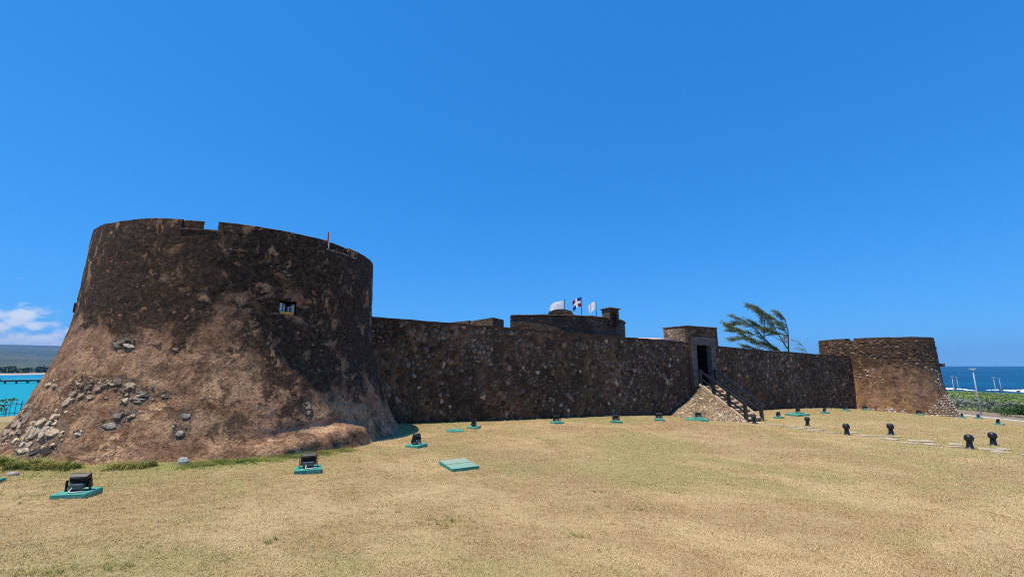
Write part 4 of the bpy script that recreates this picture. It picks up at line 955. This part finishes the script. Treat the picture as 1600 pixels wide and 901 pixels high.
# ------------------------------------------------------------------ tree behind the wall (sweeping left in the wind)
def tree(name, base, right, up_px, limbs, label, scale, nsec, seed, trunk_r, zbase):
    rnd = random.Random(seed); fw = Vector((-right.y, right.x, 0))
    T_ = root(name, (base.x, base.y, zbase), 0, label, 'tree')
    def w3(px, py, dep): return right*((px-up_px[0])*scale)+Vector((0, 0, (up_px[1]-py)*scale+base.z-zbase))+fw*dep
    tubes = []; secs = []; V, F, TT = [], [], []
    def leaf(p, d, L, wd):
        s_ = d.cross(Vector((rnd.uniform(-1, 1), rnd.uniform(-1, 1), rnd.uniform(-1, 1)))).normalized()*wd; i = len(V)
        V.extend([tuple(p-s_*.4), tuple(p+d*L*.55-s_), tuple(p+d*L), tuple(p+d*L*.55+s_)]); F.append((i, i+1, i+2, i+3)); t = rnd.random(); TT.extend([(t, t, t)]*4)
    for li, (pl, r0, r1) in enumerate(limbs):
        dep0 = rnd.uniform(-.2, .2); dep1 = rnd.uniform(-1.4, 1.4); n = len(pl)
        pts = [w3(x, y, dep0+(dep1-dep0)*i/(n-1)) for i, (x, y) in enumerate(pl)]
        tubes.append(tube(pts, [(r0+(r1-r0)*i/(n-1))*.6 for i in range(n)], 6))
        for k in range(nsec):
            t = rnd.uniform(.22, 1.0)*(n-1); i = min(n-2, int(t)); p = pts[i].lerp(pts[i+1], t-i); loc = (pts[i+1]-pts[i]).normalized()
            d = (-right*rnd.uniform(.5, 1.1)+Vector((0, 0, rnd.uniform(-.2, .9)))+fw*rnd.uniform(-.6, .6)+loc*.4).normalized(); L = rnd.uniform(.3, .85)*(.75+.4*t/(n-1))
            q = [p]; 
            for m_ in range(4): d = (d+Vector((0, 0, rnd.uniform(-.12, .05)))-right*.08).normalized(); q.append(q[-1]+d*L/4)
            tubes.append(tube(q, [.016, .014, .011, .008, .005], 4))
            for m_ in range(int(50*L)):
                tt = rnd.uniform(.15, 1)*4; i2 = min(3, int(tt)); pp = q[i2].lerp(q[i2+1], tt-i2)
                dd = (d+Vector((rnd.gauss(0, .7), rnd.gauss(0, .6), rnd.gauss(0, .6)))).normalized(); leaf(pp, dd, rnd.uniform(.14, .42), rnd.uniform(.006, .013))
    part('trunk', join(tubes), M['bark'], T_, True); part('crown', (V, F), M['needle'], T_, False, TT)
ra = R(31.9); right = Vector((math.cos(ra), -math.sin(ra), 0)); ub = Vector((50*math.sin(ra), 50*math.cos(ra), 1.6+50*math.tan(R(1.47))))
LB = [([(1224, 640), (1222, 575), (1214, 548), (1199, 528), (1187, 510), (1172, 497), (1160, 492)], .17, .03), ([(1224, 640), (1226, 575), (1229, 548), (1231, 520), (1229, 502), (1224, 492)], .15, .03),
      ([(1217, 553), (1195, 541), (1176, 525), (1162, 512), (1150, 505)], .08, .02), ([(1199, 528), (1201, 508), (1204, 494), (1197, 484), (1189, 478)], .09, .02), ([(1228, 545), (1216, 518), (1211, 499), (1202, 487), (1194, 480)], .09, .02),
      ([(1231, 530), (1226, 512), (1219, 500), (1212, 495)], .07, .02), ([(1206, 540), (1186, 530), (1170, 528), (1158, 530)], .04, .012), ([(1192, 518), (1180, 506), (1166, 503), (1154, 508)], .04, .012), ([(1222, 535), (1206, 520), (1194, 508), (1184, 500)], .05, .012), ([(1230, 525), (1217, 522), (1205, 514)], .04, .012), ([(1226, 560), (1216, 545), (1205, 538), (1190, 536)], .05, .012), ([(1217, 556), (1200, 550), (1186, 545), (1174, 541)], .05, .015), ([(1199, 530), (1182, 520), (1168, 515), (1155, 516)], .05, .015)]
tree('windswept_tree', ub, right, (1215, 550), LB, 'windswept casuarina tree leaning left behind the right wall', .0655, 60, 5, .2, -1.8)
tree('sapling', ub+right*2.4+Vector((0, 0, 0)), right, (1250, 548), [([(1256, 610), (1254, 560), (1247, 543), (1240, 531)], .05, .012)], 'thin wispy sapling just right of the windswept tree', .0655, 9, 9, .05, -2.0)

# ------------------------------------------------------------------ right background: hedge, bush, ground cover, lamps, surf
hr = np.random.default_rng(31); cs = []
for y in np.arange(24, 74, .85):
    for k in range(2):
        x = 56.2+hr.uniform(-.9, 1.2)+max(0, (y-60))*.1; cs.append((x, y+hr.uniform(-.4, .4), gz(x, y)+.66+hr.uniform(-.15, .15), 1.0, .85, .70+hr.uniform(-.1, .12)))
vf, T = leaf_mass(cs, .15, 85, 0, hr)
h = part('silver_hedge', vf, M['hedge'], None, tint=T); tag(h, 'long silvery green hedge beyond the gravel road', 'hedge', kind='stuff')
cs = []
for i in range(26):
    a = hr.uniform(0, 6.28); r_ = hr.uniform(0, 1.9); cs.append((r_*math.cos(a), r_*math.sin(a), .55+hr.uniform(-.1, .35), .65, .65, .5))
vf, T = leaf_mass(cs, .11, 95, 0, hr); bx, by = 51.6, 43.6
B = root('round_bush', (bx, by, gz(bx, by)), 0, 'rounded dark green bush on the gravel at the far right edge', 'bush')
part('foliage', vf, M['bush'], B, tint=T); part('stem', join([tube([(0, 0, -.1), (.1*s_, .1, .3), (.4*s_, .2*s_, .7)], [.06, .045, .02], 5) for s_ in (-1, 1)]), M['bark'], B)
cs = []
for i in range(420):
    x = hr.uniform(60, 150); y = x*hr.uniform(.72, 1.12); r_ = hr.uniform(.8, 2.0); cs.append((x, y, gz(x, y)+.02, r_, r_, hr.uniform(.08, .25)))
vf, T = leaf_mass(cs, .16, 40, 0, hr)
tag(part('coastal_scrub', vf, M['cover'], None, tint=T), 'bright green low scrub between the hedge and the surf', 'scrub', kind='stuff')
def make_street_lamp():
    r_ = link('street_lamp', None)
    part('pole', tube([(0, 0, -.3), (0, 0, 4.2)], [.06, .04], 8), M['galv'], r_, True)
    part('lamp_head', join([box(-.24, .24, -.06, .06, 4.18, 4.25, .02), box(-.1, .1, -.1, .1, 4.08, 4.18)]), M['galv'], r_); part('base_flange', box(-.2, .2, -.2, .2, -.2, .06, .01), M['kerb'], r_); return r_
S0 = make_street_lamp()
for i, (a, r_, lab) in enumerate([(46.96, 57, 'tall grey street lamp nearest, beside the kerb right of the far bastion'), (48.12, 118, 'grey street lamp beyond the hedge, left one of the close pair'), (48.45, 150, 'thin grey street lamp beyond the hedge, right one of the close pair'), (45.55, 112, 'grey street lamp showing just past the far bastion\'s edge'), (45.85, 140, 'faint grey street lamp behind the one at the bastion\'s edge')]):
    o = S0 if i == 0 else copy_tree(S0); x, y = az(a, r_); o.location = (x, y, gz(x, y)); o.rotation_euler = (0, 0, R(-40+i*3)); tag(o, lab, 'street lamp', 'street lamps along the shore road')
for k, (a0, a1, r0) in enumerate([(40, 47.0, 222), (47.5, 55, 224), (48.6, 56, 236), (36, 44, 238)]):
    V = []; n = 40
    for i in range(n+1):
        a = a0+(a1-a0)*i/n; e = math.sin(math.pi*i/n)**.5; wv = (.6+.5*math.sin(i*.9+k)+.9*math.sin(i*2.3))*e*(1 if k < 2 else .4)
        for j, f_ in enumerate((-.5, 0, .5)):
            x, y = az(a, r0+5*math.sin(a*2.1+k)+f_*wv*2.2); V.append((x, y, SEA+.012+(.55*e if j == 1 else 0)))
    o = part('surf', (V, grid_faces(n+1, 3)), M['foam'], None, True); o['kind'] = 'structure'

# ------------------------------------------------------------------ left background: fence, pier
FA, FB = Vector((-60, 38.6, 0)), Vector((-44, 50, 0)); nb = 52; u = (FB-FA).normalized()
FN = root('iron_fence', (FA.x, FA.y, 0), math.atan2(u.y, u.x), 'black iron picket fence at the edge of the bay, left of the big bastion', 'fence')
L = (FB-FA).length
pm = None
for i in range(nb+1):
    s_ = L*i/nb; p = FA+u*s_; z = gz(p.x, p.y); tall = 1.32 if i % 6 else 1.42
    if pm is None:
        pm = mesh_data('picket', *join([bar((0, 0, -.15), (0, 0, 1.25), .035), ([(-.03, -.03, 1.25), (.03, -.03, 1.25), (.03, .03, 1.25), (-.03, .03, 1.25), (0, 0, 1.36)], [(0, 1, 4), (1, 2, 4), (2, 3, 4), (3, 0, 4), (3, 2, 1, 0)])]), M['black'])
    o = link('picket', pm, FN, (s_, 0, z)); o.scale = (1.5 if i % 6 == 0 else 1, 1.5 if i % 6 == 0 else 1, tall/1.32)
for hgt in (.25, 1.1):
    part('rail', join([bar((L*i/8, 0, gz(*(FA+u*(L*i/8)).xy)+hgt), (L*(i+1)/8, 0, gz(*(FA+u*(L*(i+1)/8)).xy)+hgt), .05) for i in range(8)]), M['black'], FN)
sx, sy = az(-50.1, 66); sb = root('sign_board', (sx, sy, gz(sx, sy)), R(48), 'dark board on a post by the fence at the left edge', 'sign'); part('post', box(-.05, .05, -.05, .05, -.2, 1.2), M['black'], sb); part('board', box(-.5, .5, -.08, -.052, 1.15, 2.05), M['dark'], sb)
sx, sy = az(-49.15, 65); Pp = root('leafy_shrub', (sx, sy, gz(sx, sy)), 0, 'sparse yellow green shrub in front of the iron fence', 'shrub')
vf, T = leaf_mass([(0, 0, 1.45, .75, .3, .28), (-.4, 0, .8, .3, .3, .4), (.5, 0, 1.6, .4, .2, .2)], .14, 26, 0, hr); part('foliage', vf, M['cover'], Pp, tint=T); part('stem', join([tube([(0, 0, -.1), (.05, 0, .8), (.4, 0, 1.6)], [.03, .02, .01], 5), tube([(0, 0, .3), (-.3, 0, 1.3)], [.02, .01], 5)]), M['bark'], Pp)
px, py = az(-55, 318); qx, qy = az(-41, 330); pd = Vector((qx-px, qy-py, 0)); PLn = pd.length; pa = math.atan2(pd.y, pd.x)
PI_ = root('pier', (px, py, SEA), pa, 'long concrete pier on dark piles across the turquoise bay', 'pier')
part('deck', box(0, PLn, -2.2, 2.2, 1.25, 1.75), M['pier'], PI_); part('beam', box(0, PLn, -2.0, 2.0, .85, 1.24), M['piling'], PI_)
pm = mesh_data('pile', *box(-.35, .35, -.35, .35, -3, .86), M['piling'])
for i in range(int(PLn/3.6)): link('pile', pm, PI_, (1.5+3.6*i, -1.7, 0))
part('shed', box(0, PLn*.36, -1.6, 1.6, 1.752, 2.35), M['piling'], PI_)

# ------------------------------------------------------------------ grass
def tuft(nb, hgt, spread, wd, seed, mat):
    rnd = random.Random(seed); V, F = [], []
    for i in range(nb):
        a = rnd.uniform(0, 6.28); r_ = spread*math.sqrt(rnd.random()); x, y = r_*math.cos(a), r_*math.sin(a); b = rnd.uniform(0, 6.28); h_ = hgt*rnd.uniform(.45, 1.15); ln = h_*rnd.uniform(.5, 2.0)
        c, s_ = math.cos(b), math.sin(b); k = len(V)
        V += [(x-s_*wd, y+c*wd, -.005), (x+s_*wd, y-c*wd, -.005), (x+c*ln*.4-s_*wd*.7, y+s_*ln*.4+c*wd*.7, h_*.62), (x+c*ln*.4+s_*wd*.7, y+s_*ln*.4-c*wd*.7, h_*.62), (x+c*ln, y+s_*ln, h_*.9)]
        F += [(k, k+1, k+3, k+2), (k+2, k+3, k+4)]
    o = bpy.data.objects.new('grass_tuft', mesh_data('grass_tuft', V, F, mat)); return o
def scatter(name, pts, scl, srcs, label):
    coll = bpy.data.collections.new(name+'_source')
    for s_ in srcs: coll.objects.link(s_)
    n = len(pts); me = bpy.data.meshes.new(name); me.from_pydata([tuple(p) for p in pts], [], [])
    a = me.attributes.new('rot', 'FLOAT_VECTOR', 'POINT'); rot = np.zeros((n, 3), np.float32); rot[:, 2] = rng.uniform(0, 6.28, n); rot[:, :2] = rng.normal(0, .12, (n, 2)); a.data.foreach_set('vector', rot.ravel())
    a = me.attributes.new('sc', 'FLOAT', 'POINT'); a.data.foreach_set('value', np.asarray(scl, np.float32))
    o = link(name, me); ng = bpy.data.node_groups.new(name+'_nodes', 'GeometryNodeTree')
    ng.interface.new_socket('Geometry', in_out='INPUT', socket_type='NodeSocketGeometry'); ng.interface.new_socket('Geometry', in_out='OUTPUT', socket_type='NodeSocketGeometry')
    N = ng.nodes; Lk = ng.links; gi = N.new('NodeGroupInput'); go = N.new('NodeGroupOutput'); ip = N.new('GeometryNodeInstanceOnPoints'); ci = N.new('GeometryNodeCollectionInfo')
    ci.inputs[0].default_value = coll; ci.inputs['Separate Children'].default_value = True; ci.inputs['Reset Children'].default_value = True
    ra_ = N.new('GeometryNodeInputNamedAttribute'); ra_.data_type = 'FLOAT_VECTOR'; ra_.inputs[0].default_value = 'rot'; er = N.new('FunctionNodeEulerToRotation')
    sa_ = N.new('GeometryNodeInputNamedAttribute'); sa_.data_type = 'FLOAT'; sa_.inputs[0].default_value = 'sc'
    Lk.new(gi.outputs[0], ip.inputs['Points']); Lk.new(ci.outputs[0], ip.inputs['Instance']); ip.inputs['Pick Instance'].default_value = True
    Lk.new(ra_.outputs[0], er.inputs[0]); Lk.new(er.outputs[0], ip.inputs['Rotation']); Lk.new(sa_.outputs[0], ip.inputs['Scale']); Lk.new(ip.outputs[0], go.inputs[0])
    md = o.modifiers.new('scatter', 'NODES'); md.node_group = ng
    tag(o, label, 'grass', kind='stuff'); return o
def gsv(x, y):
    z = np.zeros_like(x); f_ = np.clip(1-np.hypot(x-8, y-15)/60, 0, 1); P = np.stack([x, y, z], -1)
    return ground(x, y)+(.10*fbm(P*.35, 3, 3)+.035*fbm(P*1.7, 3, 9))*f_
ca, sa_ = math.cos(WA), math.sin(WA)
def allowed(x, y):
    k = np.hypot(x-TC[0], y-TC[1]) > 5.15; k &= np.hypot(x-FC[0], y-FC[1]) > 4.75
    wx = (x-P0[0])*ca+(y-P0[1])*sa_; wy = -(x-P0[0])*sa_+(y-P0[1])*ca
    k &= ~((wy > -.03) & (wx > -3) & (wx < 43)); k &= ~((wx > 16.4) & (wx < 20.8) & (wy > -2.95)); k &= (x < 39.0)
    for lx, ly, _, yw in LAMPS: 
        c_, s_ = math.cos(R(yw)), math.sin(R(yw)); k &= ~((np.abs((x-lx)*c_+(y-ly)*s_) < .23) & (np.abs(-(x-lx)*s_+(y-ly)*c_) < .19))
    c_, s_ = math.cos(R(-62)), math.sin(R(-62)); k &= ~((np.abs((x+1.14)*c_+(y-9.58)*s_) < .42) & (np.abs(-(x+1.14)*s_+(y-9.58)*c_) < .31))
    k &= np.hypot(x+2.03, y-15.69) > .3
    for o in pth.children:
        v = o.data.vertices[0].co; 
    return k
def zone(r0, r1, dens, a0=-58, a1=58):
    n = int(dens*math.pi*(r1*r1-r0*r0)*(a1-a0)/360); r_ = np.sqrt(rng.uniform(r0*r0, r1*r1, n)); a = np.radians(rng.uniform(a0, a1, n)); return r_*np.sin(a), r_*np.cos(a)
tufts = [tuft(16, .022, .065, .0022, 40+i, M['blade']) for i in range(5)]
xs_, ys_, sc_ = [], [], []
for r0, r1, dn, s_ in ((2.6, 6, 1050, .85), (6, 10, 620, .95), (10, 16, 290, 1.15), (16, 26, 105, 1.5), (26, 44, 32, 1.9)):
    x, y = zone(r0, r1, dn); xs_.append(x); ys_.append(y); sc_.append(rng.uniform(.65, 1.25, len(x))*s_)
x = np.concatenate(xs_); y = np.concatenate(ys_); s_ = np.concatenate(sc_); k = allowed(x, y)
pn = fbm(np.stack([x*.8, y*.8, 0*x], -1), 3, 31); k &= (pn > -.17) | (rng.random(len(x)) < .6)
x, y, s_ = x[k], y[k], s_[k]; scatter('dry_grass', np.stack([x, y, gsv(x, y)-.004], -1), s_, tufts, 'short dry tan grass covering the lawn in front of the fort')
# taller greener growth at the bastion's foot and in scattered weeds
gt = [tuft(16, .15, .08, .0048, 70+i, M['green']) for i in range(4)]
n = 1500; a = np.radians(rng.uniform(-150, -66, n)); rad = 5.42+np.abs(rng.normal(0, .16, n))+.22*np.exp(-((np.degrees(a)+75)/22)**2); 
keepm = (fbm(np.stack([a*5, 0*a, 0*a], -1), 2, 3) > -.14); a, rad = a[keepm], rad[keepm]
gx = TC[0]+rad*np.cos(a); gy = TC[1]+rad*np.sin(a); gsx = rng.uniform(.5, 1.25, len(gx))*(.75+.9*np.clip(fbm(np.stack([a*4, 0*a+2, 0*a], -1), 2, 5)+.3, 0, 1))
wx_, wy_, ws_ = [gx], [gy], [gsx]
n = 2600; a = np.radians(rng.uniform(-66, -30, n)); rad = 5.38+np.abs(rng.normal(0, .28, n))+.2*np.exp(-((np.degrees(a)+70)/22)**2); wx_.append(TC[0]+rad*np.cos(a)); wy_.append(TC[1]+rad*np.sin(a)); ws_.append(rng.uniform(.22, .5, n))
for (cx, cy, rr0, nn) in [(-4.09, 4.20, .16, 34), (-3.72, 4.33, .10, 12), (-.84, 6.03, .17, 40), (-3.76, 4.92, .15, 14), (-2.69, 5.1, .12, 12), (2.49, 8.36, .14, 16), (1.58, 7.71, .14, 16), (1.79, 6.71, .12, 16), (1.33, 6.73, .16, 10), (.82, 5.58, .15, 14), (.92, 5.1, .12, 10), (-7.1, 6.5, .3, 30), (-9.3, 7.9, .6, 50), (-10.8, 8.8, .8, 120), (7.3, 6.9, .3, 14), (-1.9, 6.4, .25, 12)]:
    wx_.append(rng.normal(cx, rr0, nn)); wy_.append(rng.normal(cy, rr0*.6, nn)); ws_.append(rng.uniform(.18, .38, nn))
x = np.concatenate(wx_); y = np.concatenate(wy_); s_ = np.concatenate(ws_)
scatter('green_grass', np.stack([x, y, gsv(x, y)-.004], -1), s_, gt, 'greener taller grass and weeds along the foot of the big bastion')

# ------------------------------------------------------------------ air over the bay
hz = bpy.data.materials.new('sea_haze'); hz.use_nodes = True; g = G(hz.node_tree); g.n.clear()
vo = g.new('ShaderNodeVolumePrincipled'); vo.inputs['Color'].default_value = (.22, .52, 1, 1); vo.inputs['Density'].default_value = 9e-5; vo.inputs['Anisotropy'].default_value = .0
g.l.new(vo.outputs[0], g.new('ShaderNodeOutputMaterial').inputs['Volume'])
o = part('haze', box(-8200, 8200, -8200, 8200, -12, 300), hz, None); tag(o, 'thin bluish sea haze in the air over bay and hills', 'haze', kind='stuff')
